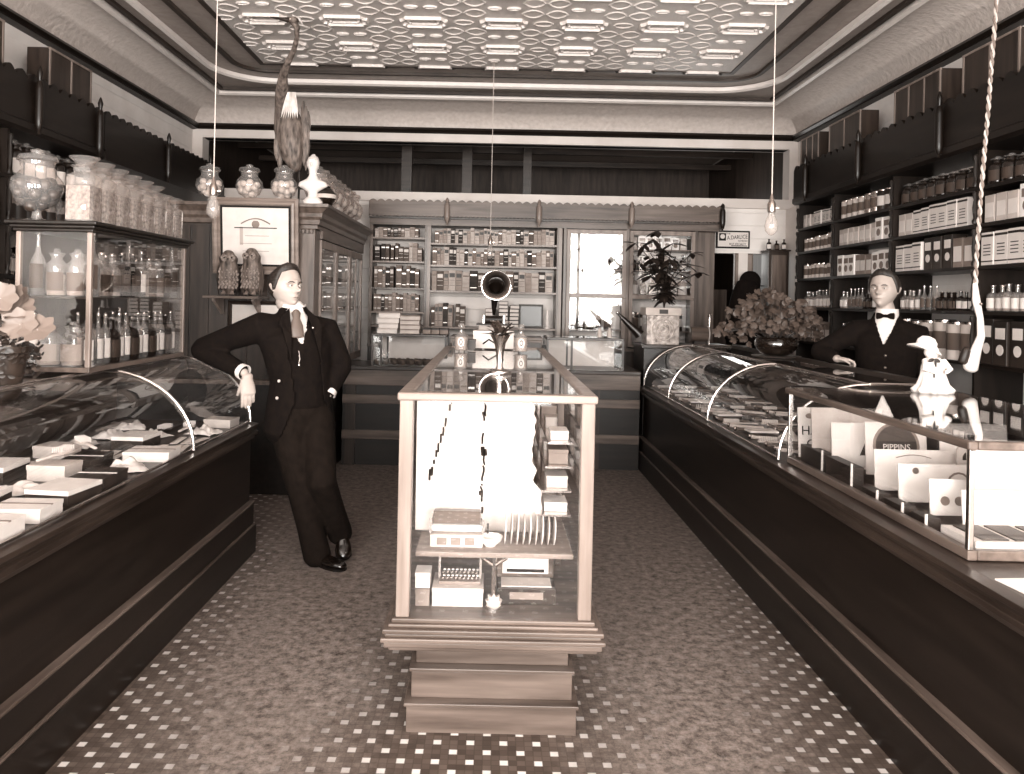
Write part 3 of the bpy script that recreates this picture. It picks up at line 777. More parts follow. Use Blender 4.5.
def make_bottle(r, h, glassm, lab, shape=0, sq=0, liquid=None, n=12):
    o = thing('bottle', 'bottle', 'bottle')
    if shape == 0:   # shouldered medicine bottle
        p = [(r * .9, 0), (r, .01), (r, h * .58), (r * .85, h * .66), (r * .34, h * .73), (r * .3, h * .9), (r * .42, h * .92), (r * .42, h * .96), (r * .3, h * .965)]
    elif shape == 1:  # long neck
        p = [(r * .9, 0), (r, .01), (r, h * .5), (r * .8, h * .58), (r * .4, h * .68), (r * .26, h * .78), (r * .24, h * .95), (r * .33, h * .96), (r * .3, h)]
    else:            # wide jar
        p = [(r * .92, 0), (r, .01), (r, h * .62), (r * .9, h * .7), (r * .58, h * .76), (r * .56, h * .82), (r * .68, h * .84), (r * .68, h * .87)]
    B().lathe(p, n=n, sq=sq).build('glass', glassm, o, smooth=True)
    if shape == 0: s = [(r * .26, h * .94), (r * .26, h * .97), (r * .48, h * .975), (r * .5, h * .99), (r * .3, h)]
    elif shape == 1: s = [(r * .28, h * .99), (r * .36, h), (r * .36, h * 1.03), (r * .2, h * 1.04)]
    else: s = [(r * .5, h * .86), (r * .8, h * .875), (r * .84, h * .9), (r * .3, h * .93), (r * .38, h * .97), (r * .2, h)]
    B().lathe(s, n=10).build('stopper', JAR if shape == 2 else NICKEL, o, smooth=True)
    if lab:
        R = []
        for z in (h * .12, h * .5):
            ring = []
            for j in range(9):
                a = -PI / 2 + (j - 4) / 4 * 1.15; x, y = math.cos(a), math.sin(a)
                if sq:
                    k = 1 / max(abs(x), abs(y)); k = 1 + (k - 1) * sq; x *= k; y *= k
                ring.append((x * r * 1.02, y * r * 1.02, z))
            R.append(ring)
        B().rings(R, False, False, False).build('paper_label', lab, o, smooth=True)
    if liquid: B().lathe([(r * .88, .006), (r * .94, .014), (r * .94, h * .46), (0.001, h * .46)], n=n, sq=sq).build('contents', liquid, o, smooth=True)
    return o
LABELM = mat('printed_label', .35, .6, .2, v2=.85, scale=45)
FIGLABEL = mat('ornate_label', .25, .6, .2, v2=.9, scale=42)
STRIPE = mat('striped_wrapper', .9, .6, .2, v2=.6, scale=6, stretch=(1, 1, 14))
LIQD = mat('dark_liquid', .1, .2); LIQL = mat('pale_powder', .62, .7, var=.06, scale=30)
PR = {}
def protos():
    c = [('carton', 'white dark-printed carton', make_carton(.085, .09, .15, PAPER, DARKCARD, 1)),
         ('carton', 'cream pale-labelled carton', make_carton(.075, .08, .14, CARD, PAPER, 0)),
         ('carton', 'grey white-labelled carton', make_carton(.08, .08, .15, GREYCARD, PAPER, 0)),
         ('carton', 'dark white-labelled carton', make_carton(.075, .08, .17, DARKCARD, PAPER, 2)),
         ('carton', 'pale striped packet', make_carton(.095, .09, .16, STRIPE, GREYCARD, 2))]
    PR['carton'] = [(n, l, proto(o)) for n, l, o in c]
    t = [('tin', 'pale round tin', make_tin(.042, .15, CARD, LABELM)), ('tin', 'dark round tin', make_tin(.042, .16, DARKCARD, PAPER)),
         ('tin', 'shiny round tin', make_tin(.045, .15, NICKEL, LABELM))]
    PR['tin'] = [(n, l, proto(o)) for n, l, o in t]
    b = [('bottle', 'dark white-labelled bottle', make_bottle(.032, .15, BROWNG, PAPER, 0, liquid=LIQD)),
         ('bottle', 'clear pale-labelled bottle', make_bottle(.034, .16, JAR, PAPER, 0, liquid=LIQL)),
         ('bottle', 'square dark bottle', make_bottle(.03, .13, BROWNG, LABELM, 0, sq=.8, liquid=LIQD)),
         ('bottle', 'slim long-necked bottle', make_bottle(.027, .17, JAR, LABELM, 1, liquid=LIQD))]
    PR['bottle'] = [(n, l, proto(o)) for n, l, o in b]
    j = [('medicine_jar', 'ornate round jar', make_bottle(.05, .17, BROWNG, FIGLABEL, 2, liquid=LIQD))]
    PR['jar'] = [(n, l, proto(o)) for n, l, o in j]
    s = [('salt_mouth_bottle', 'stoppered dark shop bottle', make_bottle(.05, .235, BROWNG, PAPER, 2, liquid=LIQD)),
         ('salt_mouth_bottle', 'stoppered pale shop bottle', make_bottle(.052, .23, JAR, DARKCARD, 2, liquid=LIQL))]
    PR['shop'] = [(n, l, proto(o)) for n, l, o in s]
protos()
WID = {'carton': .085, 'tin': .09, 'bottle': .066, 'jar': .108, 'shop': .112}
HGT = {'carton': .155, 'tin': .155, 'bottle': .155, 'jar': .17, 'shop': .235}
def fill(s, y0, y1, z, kind, maxh, where, group, picks=None, x=3.06, jit=.1, sc=None, run=3):
    """a row of goods along a side wall from far (y1) to near (y0)"""
    rz = -s * PI / 2 if s > 0 else PI / 2
    rz = -PI / 2 if s > 0 else PI / 2
    y = y1 - .02; i = 0; pk = None; left = 0
    while True:
        if left <= 0:
            pk = rnd.choice(picks or range(len(PR[kind]))); left = rnd.randint(2, 2 + run); k = (sc or 1) * rnd.uniform(1 - jit, 1 + jit)
        left -= 1
        k = min(k, maxh / HGT[kind])
        w = WID[kind] * k + .008
        if y - w < y0 + .015: break
        n, l, p = PR[kind][pk]
        place(p, '%s, %s from far end, %s' % (l, ordn(i), where), (s * (x + rnd.uniform(0, .012)), y - w / 2, z + .0005), rz, group, (k, k, k * rnd.uniform(.97, 1.03)))
        y -= w; i += 1
bays = [(6.87, 7.645), (5.87, 6.85), (4.85, 5.85), (3.83, 4.83)]
bn = ['farthest bay', 'second bay', 'third bay', 'nearest bay']
rows = [(2.27, 'top shelf', .2), (2.04, 'second shelf', .19), (1.78, 'third shelf', .21), (1.50, 'fourth shelf', .2), (1.18, 'fifth shelf', .26)]
plan = {(0, 0): ('carton', .9, [0, 1]), (0, 1): ('tin', 1.1, None), (0, 2): ('jar', .93, None), (0, 3): ('jar', 1, None),
        (1, 0): ('tin', .9, [0]), (1, 1): ('carton', 1.1, [0, 1, 4]), (1, 2): ('carton', 1.2, [0, 1, 0]), (1, 3): ('carton', 1.22, [1, 4]),
        (2, 0): ('tin', .85, [0, 2]), (2, 1): ('carton', 1.1, [2, 4]), (2, 2): ('carton', 1.3, [2, 3, 3, 0]), (2, 3): ('carton', 1.35, [0, 4]),
        (3, 0): ('bottle', 1, [1]), (3, 1): ('bottle', .95, None), (3, 2): ('bottle', .9, None), (3, 3): ('bottle', 1.1, [0, 1]),
        (4, 0): ('carton', 1.2, [2]), (4, 1): ('bottle', 1.3, [1]), (4, 2): ('tin', 1.65, [0]), (4, 3): ('carton', 1.6, [2, 3])}
for (r, c), (kind, sc, pk) in plan.items():
    z, rn, mh = rows[r]
    a, e = bays[c]
    fill(1, a, e, z, kind, mh, '%s, %s, right wall' % (rn, bn[c]), 'goods on the %s of the right wall shelving' % rn, pk, sc=sc, jit=.07)
# goods on the left wall shelves
lb = [(4.81, 5.79), (3.81, 4.79)]
for c, (a, e) in enumerate(lb):
    nm = ['far bay', 'near bay'][c]
    fill(-1, a, e, 2.22, 'shop', .25, 'top shelf, %s, left wall' % nm, 'shop bottles on the left wall shelving', [0], sc=1.0, jit=.03)
    fill(-1, a, e, 1.93, 'shop', .24, 'second shelf, %s, left wall' % nm, 'shop bottles on the left wall shelving', [1], sc=.98, jit=.03)
    fill(-1, a, e, 1.60, 'bottle', .24, 'third shelf, %s, left wall' % nm, 'bottles on the lower left wall shelves', None, sc=1.4)

# boxes standing on top of the wall shelving
def top_box(s, y0, y1, label, n, x0=2.99, x1=3.16, h=.29):
    T = thing('wooden_box', label, 'box', (s * 3.06, (y0 + y1) / 2, 2.841))
    L = y1 - y0
    b = B().box(-.075, .075, -L / 2, L / 2, 0, h); b.build('body', W_DARK[2], T, bevel=.004)
    b = B()
    for i in range(n + 1):
        y = -L / 2 + L * i / n; y = min(max(y, -L / 2 + .01), L / 2 - .01); b.box(-s * .075 - .004, -s * .075 + .004, y - .008, y + .008, 0, h)
    b.box(-s * .075 - .005, -s * .075 + .005, -L / 2, L / 2, h - .012, h + .002)
    b.build('edge_batten', W_LIGHT[2], T)
    return T
for i, (a, c, n) in enumerate(((4.45, 5.0, 2), (5.24, 5.85, 3), (6.38, 6.98, 2), (7.2, 7.62, 3))):
    top_box(1, a, c, 'brown battened box on top of the right shelving, %s from the camera' % ordn(i), n)
for i, (a, c, n) in enumerate(((4.3, 4.72, 2), (5.2, 5.75, 2))):
    top_box(-1, a, c, ['brown battened box on top of left shelving, at the photo edge', 'brown battened box on top of left shelving, with a pale end'][i], n)

# ------------------------------------------------------------------ books in the back bookcase
BOOKM = [mat('book_cloth_%s' % n, v, .65, .3, var=.05, scale=30) for n, v in (('pale', .68), ('buff', .56), ('grey', .42), ('brown', .3), ('dark', .16))]
BNAME = ['pale', 'buff', 'grey', 'brown', 'dark']
GILT = mat('gilt', .85, .35, .5, .3)
BK = []
for i, m in enumerate(BOOKM):
    for j in range(2):
        o = thing('book', 'book', 'book'); w, d, h = .04, .15, .2
        B().box(-w / 2, w / 2, -d / 2, d / 2, 0, h).build('cover', m, o, bevel=.003)
        B().box(-w / 2 + .004, w / 2 - .004, -d / 2 + .006, d / 2 + .001, .004, h + .0005).build('pages', PAPER, o)
        b = B(); zz = [(.15, .165), (.03, .036)] if j == 0 else [(.13, .17), (.1, .104), (.05, .054)]
        for a, c in zz[1:]: B().box(-w / 2 + .004, w / 2 - .004, -d / 2 - .0012, -d / 2, a, c).build('spine_band', (PAPER if i > 1 else DARKCARD) if j else (GILT if i > 1 else GREYCARD), o)
        b.box(-w / 2 + .004, w / 2 - .004, -d / 2 - .0012, -d / 2, *zz[0]); b.build('spine_title', (PAPER if i > 1 else DARKCARD) if j else (GILT if i > 1 else GREYCARD), o)
        BK.append((i, proto(o)))
def books(x0, x1, z, hmin, hmax, where, weights, wmin=.03, wmax=.055, gap=.1):
    x = x0 + .01; i = 0; mh = 0
    while True:
        w = rnd.uniform(wmin, wmax)
        if x + w > x1 - .01: break
        if rnd.random() < gap * .5: x += rnd.uniform(.01, .04)
        if x + w > x1 - .01: break
        c = rnd.choices(range(5), weights)[0]; ci, p = BK[c * 2 + rnd.randint(0, 1)]
        h = rnd.uniform(hmin, hmax)
        place(p, '%s %s book, %s from the left %s' % ('tall' if h > (hmin + hmax) / 2 else 'short', BNAME[ci], ordn(i), where),
              (x + w / 2, 8.305, z + .0005), 0, 'books ' + where, (w / .04, 1, h / .2))
        x += w + .001; i += 1
books(-.65, .665, 2.10, .13, .165, 'on the top shelf, middle bookcase', (5, 4, 3, 1, 2))
books(-.65, .665, 1.87, .14, .19, 'on the second shelf, middle bookcase', (3, 3, 4, 2, 3))
books(-.65, .665, 1.60, .19, .225, 'on the third shelf, middle bookcase', (5, 4, 4, 2, 1), .05, .085, .05)
books(-.65, -.2, 1.22, .2, .27, 'on the lowest shelf, middle bookcase', (1, 1, 3, 3, 3), .035, .07)
books(-1.26, -.73, 2.15, .09, .12, 'on the top shelf, left bookcase', (1, 2, 4, 3, 1))
books(-1.26, -.73, 1.90, .14, .21, 'on the second shelf, left bookcase', (1, 2, 3, 4, 2), .03, .06)
books(-1.26, -.73, 1.62, .17, .24, 'on the third shelf, left bookcase', (1, 2, 3, 4, 2), .03, .06)
books(-1.26, -.73, 1.37, .17, .2, 'on the fourth shelf, left bookcase', (0, 3, 4, 2, 2), .03, .045)
# stacks of ledgers on the lowest middle shelf, a dark framed picture, a white statuette
for q, (x, n, m) in enumerate(((-.02, 5, 2), (.12, 7, 4), (.24, 6, 4))):
    z = 1.2205
    for k in range(n):
        h = .04
        o = thing('book', '%s book lying flat, %s up in the %s stack on the lowest middle shelf' % (BNAME[m], ordn(k), ['left', 'middle', 'right'][q]), 'book', (x + rnd.uniform(-.006, .006), 8.32, z), 0, 'stacked ledgers on the lowest middle shelf')
        B().box(-.05, .05, -.09, .09, 0, h - .001).build('cover', BOOKM[m], o, bevel=.002)
        B().box(-.046, .046, -.0915, .08, .005, h - .006).build('pages', PAPER, o)
        z += h
o = thing('picture_frame', 'dark glossy framed picture leaning on the lowest middle bookcase shelf', 'picture', (.42, 8.36, 1.221))
B().box(-.13, .13, -.01, .01, 0, .25).build('frame', DARKCARD, o, bevel=.003)
B().box(-.11, .11, -.012, -.01, .02, .23).build('picture', mat('dim_picture', .12, .3, v2=.4, scale=18), o)
o = B().lathe([(.03, 0), (.03, .015), (.012, .02), (.022, .06), (.016, .1), (.024, .13), (.012, .16), (.018, .18), (.012, .2)], (0, 0, 0), 12).build('statuette', PLASTER, smooth=True)
o.location = (.59, 8.28, 1.2205); tag(o, 'small white standing statuette on the lowest middle bookcase shelf', 'statuette')

# goods behind the glass doors of the bookcase
def back_row(x0, x1, z, kind, maxh, where, picks=None, sc=1, y=8.36):
    x = x0; i = 0
    while True:
        p = rnd.choice(picks or range(len(PR[kind]))); k = min(sc * rnd.uniform(.9, 1.1), maxh / HGT[kind]); w = WID[kind] * k + .012
        if x + w > x1: break
        n, l, pr = PR[kind][p]
        place(pr, '%s, %s from left, %s' % (l, ordn(i), where), (x + w / 2, y, z + .0005), 0, 'goods ' + where, k); x += w; i += 1
back_row(1.1, 1.385, 1.86, 'bottle', .2, 'on the upper shelf behind the left glass door', [0, 2], 1.15)
back_row(1.0, 1.385, 1.58, 'carton', .22, 'on the middle shelf behind the left glass door', [1, 2, 3], 1.1)
back_row(.8, 1.385, 1.22, 'bottle', .25, 'on the lowest shelf behind the left glass door', [0, 2, 3], 1.3)
back_row(1.45, 2.1, 2.08, 'carton', .15, 'on the top shelf behind the right glass door', [1, 4], .9)
back_row(1.45, 2.1, 1.86, 'bottle', .2, 'on the upper shelf behind the right glass door', None, 1.2)
back_row(1.45, 2.1, 1.58, 'bottle', .24, 'on the middle shelf behind the right glass door', None, 1.4)
back_row(1.45, 2.1, 1.22, 'tin', .25, 'on the lowest shelf behind the right glass door', None, 1.2)

# ------------------------------------------------------------------ bottles in the case on the left counter
def cb(shape, r, h, g, lab, sq=0, liq=None): return proto(make_bottle(r, h, g, lab, shape, sq, liq, 14))
LONGB = cb(1, .033, .29, JAR, FIGLABEL, liq=LIQD)
JARB = cb(2, .042, .215, JAR, LABELM, liq=LIQL)
SQB = cb(0, .034, .21, JAR, FIGLABEL, .85, LIQL)
SQD = cb(0, .034, .22, BROWNG, FIGLABEL, .85, LIQD)
LOWJ = cb(2, .05, .2, JAR, mat('worn_label', .6, .6, .2, v2=.82, scale=30), liq=LIQL)
TALLN = cb(0, .024, .24, JAR, PAPER, 0, LIQD)
up, lo = 1.4795, 1.1685
G = 'bottles in the countertop case'
fy = 3.5
for x, p, l in ((-2.04, LONGB, 'long-necked ornate-labelled bottle at the left of the case front, upper shelf'), (-1.955, JARB, 'first stoppered white jar, case front, upper shelf'),
                (-1.865, JARB, 'second stoppered white jar, case front, upper shelf'), (-1.795, LONGB, 'long-necked bottle by the front corner post, upper shelf of the case')):
    place(p, l, (x, fy, up), 0, G)
for i, (y, p, l) in enumerate(((3.62, SQB, 'pale square bottle'), (3.72, SQB, 'pale square bottle'), (3.82, SQD, 'dark square bottle with framed label'), (3.93, SQD, 'dark square bottle'), (4.03, TALLN, 'slim bottle'), (4.12, SQB, 'ornate square bottle'), (4.21, JARB, 'stoppered jar'), (4.31, SQD, 'dark bottle'), (4.41, LONGB, 'long-necked ornate-labelled bottle'))):
    place(p, '%s, %s along the aisle side of the case, upper shelf' % (l, ordn(i)), (-1.815, y, up), PI / 2, G)
for i, (x, p, l) in enumerate(((-2.05, TALLN, 'slim bottle'), (-1.985, LOWJ, 'low round white-labelled jar'), (-1.875, LOWJ, 'low round white-labelled jar'), (-1.80, TALLN, 'slim dark bottle'))):
    place(p, '%s, %s from the left in the case front, lower shelf' % (l, ordn(i)), (x, fy, lo), 0, G)
ty = 3.6
for i in range(13):
    p, l = [(TALLN, 'slim white-labelled bottle'), (TALLN, 'slim white-labelled bottle'), (SQD, 'dark square bottle'), (LOWJ, 'low stoppered jar')][(i * 5 + i // 3) % 4]
    place(p, '%s, %s along the aisle side of the case, lower shelf' % (l, ordn(i)), (-1.815, ty, lo), PI / 2, G); ty += .066 if p is TALLN else .07
for i in range(7):
    place([JARB, LONGB, SQB][i % 3], '%s bottle in the rear row of the case, upper shelf' % ordn(i), (-1.93 - (i % 2) * .02, 3.64 + i * .125, up), PI / 2, G)
for i in range(7):
    place([TALLN, LOWJ, SQD][i % 3], '%s bottle in the rear row of the case, lower shelf' % ordn(i), (-1.93 - (i % 2) * .02, 3.64 + i * .125, lo), PI / 2, G)
# square glass candy jars on top of that case
def candy_jar(w=.062, h=.32, lidr=.062):
    o = thing('apothecary_jar', 'jar', 'jar')
    B().lathe([(w, 0), (w, h * .62), (w * .95, h * .65), (w * .6, h * .7), (w * .62, h * .76), (w * .8, h * .79)], n=16, sq=.9).build('glass', JAR, o, smooth=True)
    B().lathe([(w * .5, h * .78), (w * .55, h * .83), (lidr, h * .9), (lidr * 1.05, h * .915), (lidr * .4, h * .93), (.004, h * .935)], n=16).build('lid', JAR, o, smooth=True)
    B().lathe([(w * .88, .01), (w * .88, h * .5), (w * .3, h * .54), (.002, h * .545)], n=12, sq=.9).build('contents', mat('pale_candy', .5, .5, .4, var=.16, scale=60, bump=.5), o, smooth=True)
    return proto(o)
CJ = candy_jar()
for i, y in enumerate((3.50, 3.64, 3.78, 3.92, 4.06, 4.2, 4.34, 4.46)):
    place(CJ, 'square glass jar on top of the bottle case, %s from the camera' % ordn(i), (-1.84, y, 1.8125), 0, 'square jars on the countertop case', (1, 1, 1 - .02 * i) if i < 6 else .8)
# footed globe jars
def globe(r=.105, candyv=.8, seed=1, n=26, cr=.028):
    o = thing('globe_jar', 'jar', 'jar'); H = r * 3.1
    B().lathe([(r * .6, 0), (r * .62, .008), (r * .2, .02), (r * .16, .05), (r * .35, .06), (r * .75, .085), (r, r * 1.35), (r * .95, r * 1.75), (r * .68, r * 2.05), (r * .62, r * 2.15), (r * .66, r * 2.5), (r * .72, r * 2.53)], n=20).build('glass', JAR, o, smooth=True)
    B().lathe([(r * .6, r * 2.5), (r * .78, r * 2.55), (r * .7, r * 2.75), (r * .25, r * 2.86), (r * .28, r * 2.98), (r * .1, r * 3.04)], n=16).build('lid', JAR, o, smooth=True)
    p = proto(o)
    b = B(); rr = random.Random(seed); pts = []
    for k in range(900):
        if len(pts) >= n: break
        q = Vector((rr.uniform(-1, 1), rr.uniform(-1, 1), rr.uniform(-1, .55)))
        if q.length > 1: continue
        q = q * (r - cr - .004); q.z += r * 1.3
        if all((q - w).length > cr * 1.5 for w in pts): pts.append(q)
    for q in pts: b.ball(q, cr, 10, 6)
    c = b.mesh('candy_balls', [mat('candy_%d' % int(candyv * 100), candyv, .35, .5, var=.1, scale=20)])
    c.polygons.foreach_set('use_smooth', [True] * len(c.polygons))
    return p, c
GJ, candy = globe(.105, .84, 3)
cz = 2.2055
def put_globe(i, loc, label, clabel, sc=1, candy=candy):
    place(GJ, label, loc, i * .7, 'footed glass globe jars on the tall cabinet', sc)
    o = bpy.data.objects.new('candy', candy); COL.objects.link(o); o.location = loc; o.rotation_euler = (0, 0, i * 1.3); o.scale = (sc,) * 3
    tag(o, clabel, 'candy', 'candy in the globe jars', 'stuff')
nm = ['left', 'middle', 'right']
for i, px in enumerate((208, 248, 283)):
    p = at(px, 196, 6.05); put_globe(i, (p.x, 6.08, cz), 'footed globe jar of pale balls above the picture frame, %s of three' % nm[i], 'pale round candy in the %s globe jar above the frame' % nm[i])
for i in range(7):
    put_globe(i + 3, (-1.44, 6.40 + i * .247, cz), 'footed globe jar in the row receding over the cabinet doors, %s from the bust' % ordn(i), 'round candy in the %s globe jar behind the bust' % ordn(i), 1.15)
# the big globe on the near corner of the bottle case
loc = (-2.08, 3.55, 1.8125)
dark = candy.copy(); dark.materials[0] = mat('dark_sweets', .22, .25, .6, v2=.6, scale=30)
put_globe(12, loc, 'large footed globe jar of dark sweets at the left end of the bottle case', 'candy in the large globe jar on the bottle case', 1.05, dark)

# ------------------------------------------------------------------ goods inside the counters
def gift_box(w, d, h, side, top, ribbon=None):
    o = thing('gift_box', 'box', 'box')
    B().box(-w / 2, w / 2, -d / 2, d / 2, 0, h * .7).build('body', side, o, bevel=.001)
    B().box(-w / 2 - .002, w / 2 + .002, -d / 2 - .002, d / 2 + .002, h * .7, h).build('lid', top, o, bevel=.001)
    if ribbon:
        B().box(-w / 2 - .003, w / 2 + .003, -.006, .006, h - .002, h + .0015).build('ribbon', ribbon, o)
    return proto(o)
GB = [(gift_box(.17, .2, .06, DARKCARD, PAPER), 'white-topped dark box'), (gift_box(.2, .16, .045, PAPER, PAPER, GREYCARD), 'white ribboned box'),
      (gift_box(.15, .22, .035, DARKCARD, DARKCARD, PAPER), 'dark box with a pale band'), (gift_box(.16, .13, .05, CARD, CARD), 'plain cream box')]
def brush(hm):
    o = thing('hair_brush', 'brush', 'brush')
    b = B(); b.loft([((0, -.11, .012), .008, .006), ((0, -.02, .012), .009, .006), ((0, .01, .012), .024, .008), ((0, .06, .012), .032, .009), ((0, .1, .012), .022, .008)], (1, 0, 0), 12)
    b.build('handle', hm, o, smooth=True)
    b = B()
    for i in range(5):
        for j in range(8): b.cbox(((i - 2) * .009, .01 + j * .012, .028), (.003, .003, .02))
    b.build('bristles', PAPER if hm is not PAPER else DARKCARD, o)
    return proto(o)
BRS = [(brush(W_DARK[1]), 'dark hair brush'), (brush(CARD), 'ivory hair brush')]
def paper_roll():
    o = thing('ivory_comb', 'comb', 'comb')
    B().box(-.012, .0, -.09, .09, .001, .006).build('spine', CARD, o)
    b = B()
    for i in range(24): b.box(0, .022, -.088 + i * .0075, -.084 + i * .0075, .002, .005)
    b.build('teeth', CARD, o); o['kind2'] = 0; del o['kind2']
    return proto(o)
CMB = paper_roll()
def crumple(label, loc, sx, sy, h, seed, m=None, cat='paper', name='tissue_paper', group=None):
    b = B(); n = 12; R = []
    for j in range(n + 1):
        row = []
        for i in range(n + 1):
            u, v = i / n - .5, j / n - .5
            z = h * (.35 + 1.2 * abs(noise.noise(Vector((u * 4 + seed, v * 4, seed * 1.7)))) ) * max(0, 1 - (abs(u) * 1.9) ** 3) * max(0, 1 - (abs(v) * 1.9) ** 3)
            q = 1 + .25 * noise.noise(Vector((u * 3, v * 3, seed)))
            row.append((u * sx * q, v * sy * q, z + .002))
        R.append(row)
    b.rings(R, False, False, False)
    o = b.build(name, m or PAPER, smooth=2); o.location = loc; o.rotation_euler = (0, 0, seed)
    so = o.modifiers.new('thick', 'SOLIDIFY'); so.thickness = .0015; so.offset = 1
    return tag(o, label, cat, group)
DZ = .7585
cols = [(-1.51, 'front'), (-1.72, 'middle'), (-1.95, 'back')]
cnt = {}
for ci, (x0, cn) in enumerate(cols):
    y = 1.75 + ci * .05; i = 0
    while y < 4.4:
        kind = rnd.choice('bbbbhhct' if y < 3.6 else 'bbhhctt'); step = .25
        lab = ', %s from the camera in %s row of left case' % (ordn(i), cn)
        jx = rnd.uniform(-.012, .02) if ci else -.005
        if kind == 'b' or (ci == 0 and y < 3.0):
            k = rnd.randint(0, 3) if not (ci == 0 and y < 2.9) else [0, 0, 1, 1, 0][i % 5]
            p, l = GB[k]; s = rnd.uniform(.85, 1.0); step = .235
            place(p, l + lab, (x0 + jx, y + .1, DZ), rnd.uniform(-.12, .12), 'boxes in the left showcase', (s, s, rnd.uniform(.9, 1.3)))
            if rnd.random() < .45 and ci:
                place(BRS[1][0], 'ivory brush lying on a box' + lab, (x0 + jx, y + .1, DZ + .08), rnd.uniform(-1.2, 1.2), 'brushes in the left showcase')
        elif kind == 'h':
            for q in range(2):
                p, l = BRS[rnd.randint(0, 1)]
                place(p, ('%s %s' % (['farther', 'nearer'][q], l)) + lab, (x0 + jx + .05 - q * .09, y + .1, DZ), rnd.uniform(-.5, .5) + (PI if q else 0), 'brushes in the left showcase')
            step = .25
        elif kind == 'c':
            for q in range(3): place(CMB, ('%s ivory comb' % ['left', 'middle', 'right'][q]) + lab, (x0 + jx - .06 + q * .05, y + .09, DZ), rnd.uniform(-.2, .2), 'combs in the left showcase')
            step = .21
        else:
            crumple('heap of white tissue paper' + lab, (x0 + jx, y + .1, DZ), .13, .15, .045, rnd.uniform(0, 6), group='tissue in the left showcase')
        y += step; i += 1
# right curved case: dark handled brushes and long sticks
def stick(m):
    o = thing('cane_handle', 'stick', 'stick')
    b = B(); b.tube([(0, -.13, .011), (0, .1, .011), (0, .13, .014)], [.008, .01, .012], 8); b.build('shaft', m, o, smooth=True)
    B().ball((0, .14, .015), .015, 8, 6).build('knob', NICKEL, o, smooth=True)
    return proto(o)
STK = [stick(W_MID[1]), stick(CARD)]
for ci, (x0, cn) in enumerate(((1.56, 'front'), (1.80, 'middle'), (2.03, 'back'))):
    for i in range(24):
        y = 3.95 + i * .13
        if i % 5 == 4:
            place(GB[2][0] if ci else GB[0][0], 'flat dark box, %s from the near end in %s row of right curved showcase' % (ordn(i), cn), (x0, y, DZ), 1.57 + rnd.uniform(-.1, .1), 'boxes in the right curved showcase', (.55, .8, .6))
        elif i % 5 == 2:
            place(BRS[0][0] if rnd.random() < .7 else BRS[1][0], 'brush, %s from the near end in %s row of right curved showcase' % (ordn(i), cn), (x0, y, DZ), PI / 2 + rnd.uniform(-.3, .3), 'brushes in the right curved showcase')
        else:
            place(STK[1 if rnd.random() < .3 else 0], 'slim handle, %s from the near end in %s row of right curved showcase' % (ordn(i), cn), (x0, y, DZ), 1.2 + rnd.uniform(-.25, .25), 'slim handles in the right curved showcase', (1, .75, 1))
crumple('crumpled white paper on the handles near the end of the right curved showcase', (1.60, 4.16, DZ + .03), .13, .1, .06, 1.3)

# ------------------------------------------------------------------ show cards in the square case
def show_card(name, label, x0, x1, y, z0, z1, m=PAPER, tilt=.12):
    T = thing(name, label, 'card', ((x0 + x1) / 2, y, z0)); T.rotation_euler = (tilt * -1, 0, 0)
    w = (x1 - x0) / 2
    B().box(-w, w, 0, .006, 0, z1 - z0).build('board', m, T)
    B().box(-.03, .03, .006, .012, 0, (z1 - z0) * .6).build('easel_back', GREYCARD, T)
    return T, w, z1 - z0
def on_card(T, b, name, m):
    return b.build(name, m, T)
def disc(r, x, z, y0=-.002, y1=0, n=24, r0=0, sx=1):
    b = B(); P = [(x + r * sx * math.cos(2 * PI * i / n), z + r * math.sin(2 * PI * i / n)) for i in range(n)]
    return b.prism(P, 'y', y0, y1)
FX = (PI / 2, 0, 0)
T, w, h = show_card('show_card', 'white show card lettered in black at the far end of the square case', 1.455, 1.75, 3.66, .80, 1.03)
text_mesh('lettering', 'HA', .06, INK, T, (-w + .055, -.001, .12), FX)
text_mesh('lettering', 'O', .055, INK, T, (-w + .06, -.001, .06), FX)
on_card(T, disc(.012, -w + .055, .19, sx=1.6), 'printed_ornament', GREYCARD)
T, w, h = show_card('show_card', 'blank pale card, second from the far end of the square case', 1.475, 1.80, 3.55, .80, 1.045, CARD)
T, w, h = show_card('show_card', 'pale card with a small dark sailing picture, third in the square case', 1.50, 1.78, 3.40, .80, 1.0)
on_card(T, B().prism([(-.02, .06), (.03, .06), (.012, .13)], 'y', -.0015, 0), 'printed_picture', DARKCARD)
T, w, h = show_card('show_card', 'card bearing a round dark apple label with white lettering', 1.60, 1.86, 3.30, .80, 1.02)
d = on_card(T, disc(.088, 0, .12), 'round_label', mat('dark_label', .25, .5, v2=.45, scale=40))
on_card(T, disc(.1, 0, .12, -.001), 'ring', GREYCARD)
text_mesh('lettering', 'PIPPINS', .036, PAPER, T, (0, -.003, .115), FX, xs=1)
on_card(T, B().box(-.085, .085, -.0022, -.002, .09, .14), 'band', DARKCARD)
T, w, h = show_card('show_card', 'card with a dark triangular pennant beside a figure seven', 1.86, 2.14, 3.2, .80, 1.035)
on_card(T, B().prism([(-.1, .19), (.02, .19), (-.04, .11)], 'y', -.0015, 0), 'pennant', DARKCARD)
text_mesh('lettering', '7', .07, INK, T, (.07, -.001, .12), (PI / 2, 0, 0))
T, w, h = show_card('show_card', 'plain white card with a curved line of print, before the round label card', 1.53, 1.84, 3.08, .785, .945)
on_card(T, B().tube([(-.07 + i * .014, -.001, .128 + .012 * math.sin(PI * i / 10)) for i in range(11)], .0022, 4), 'curved_print', GREYCARD)
T, w, h = show_card('show_card', 'white card printed with a round wreath, in the middle of the square case', 1.53, 1.86, 2.9, .785, .925)
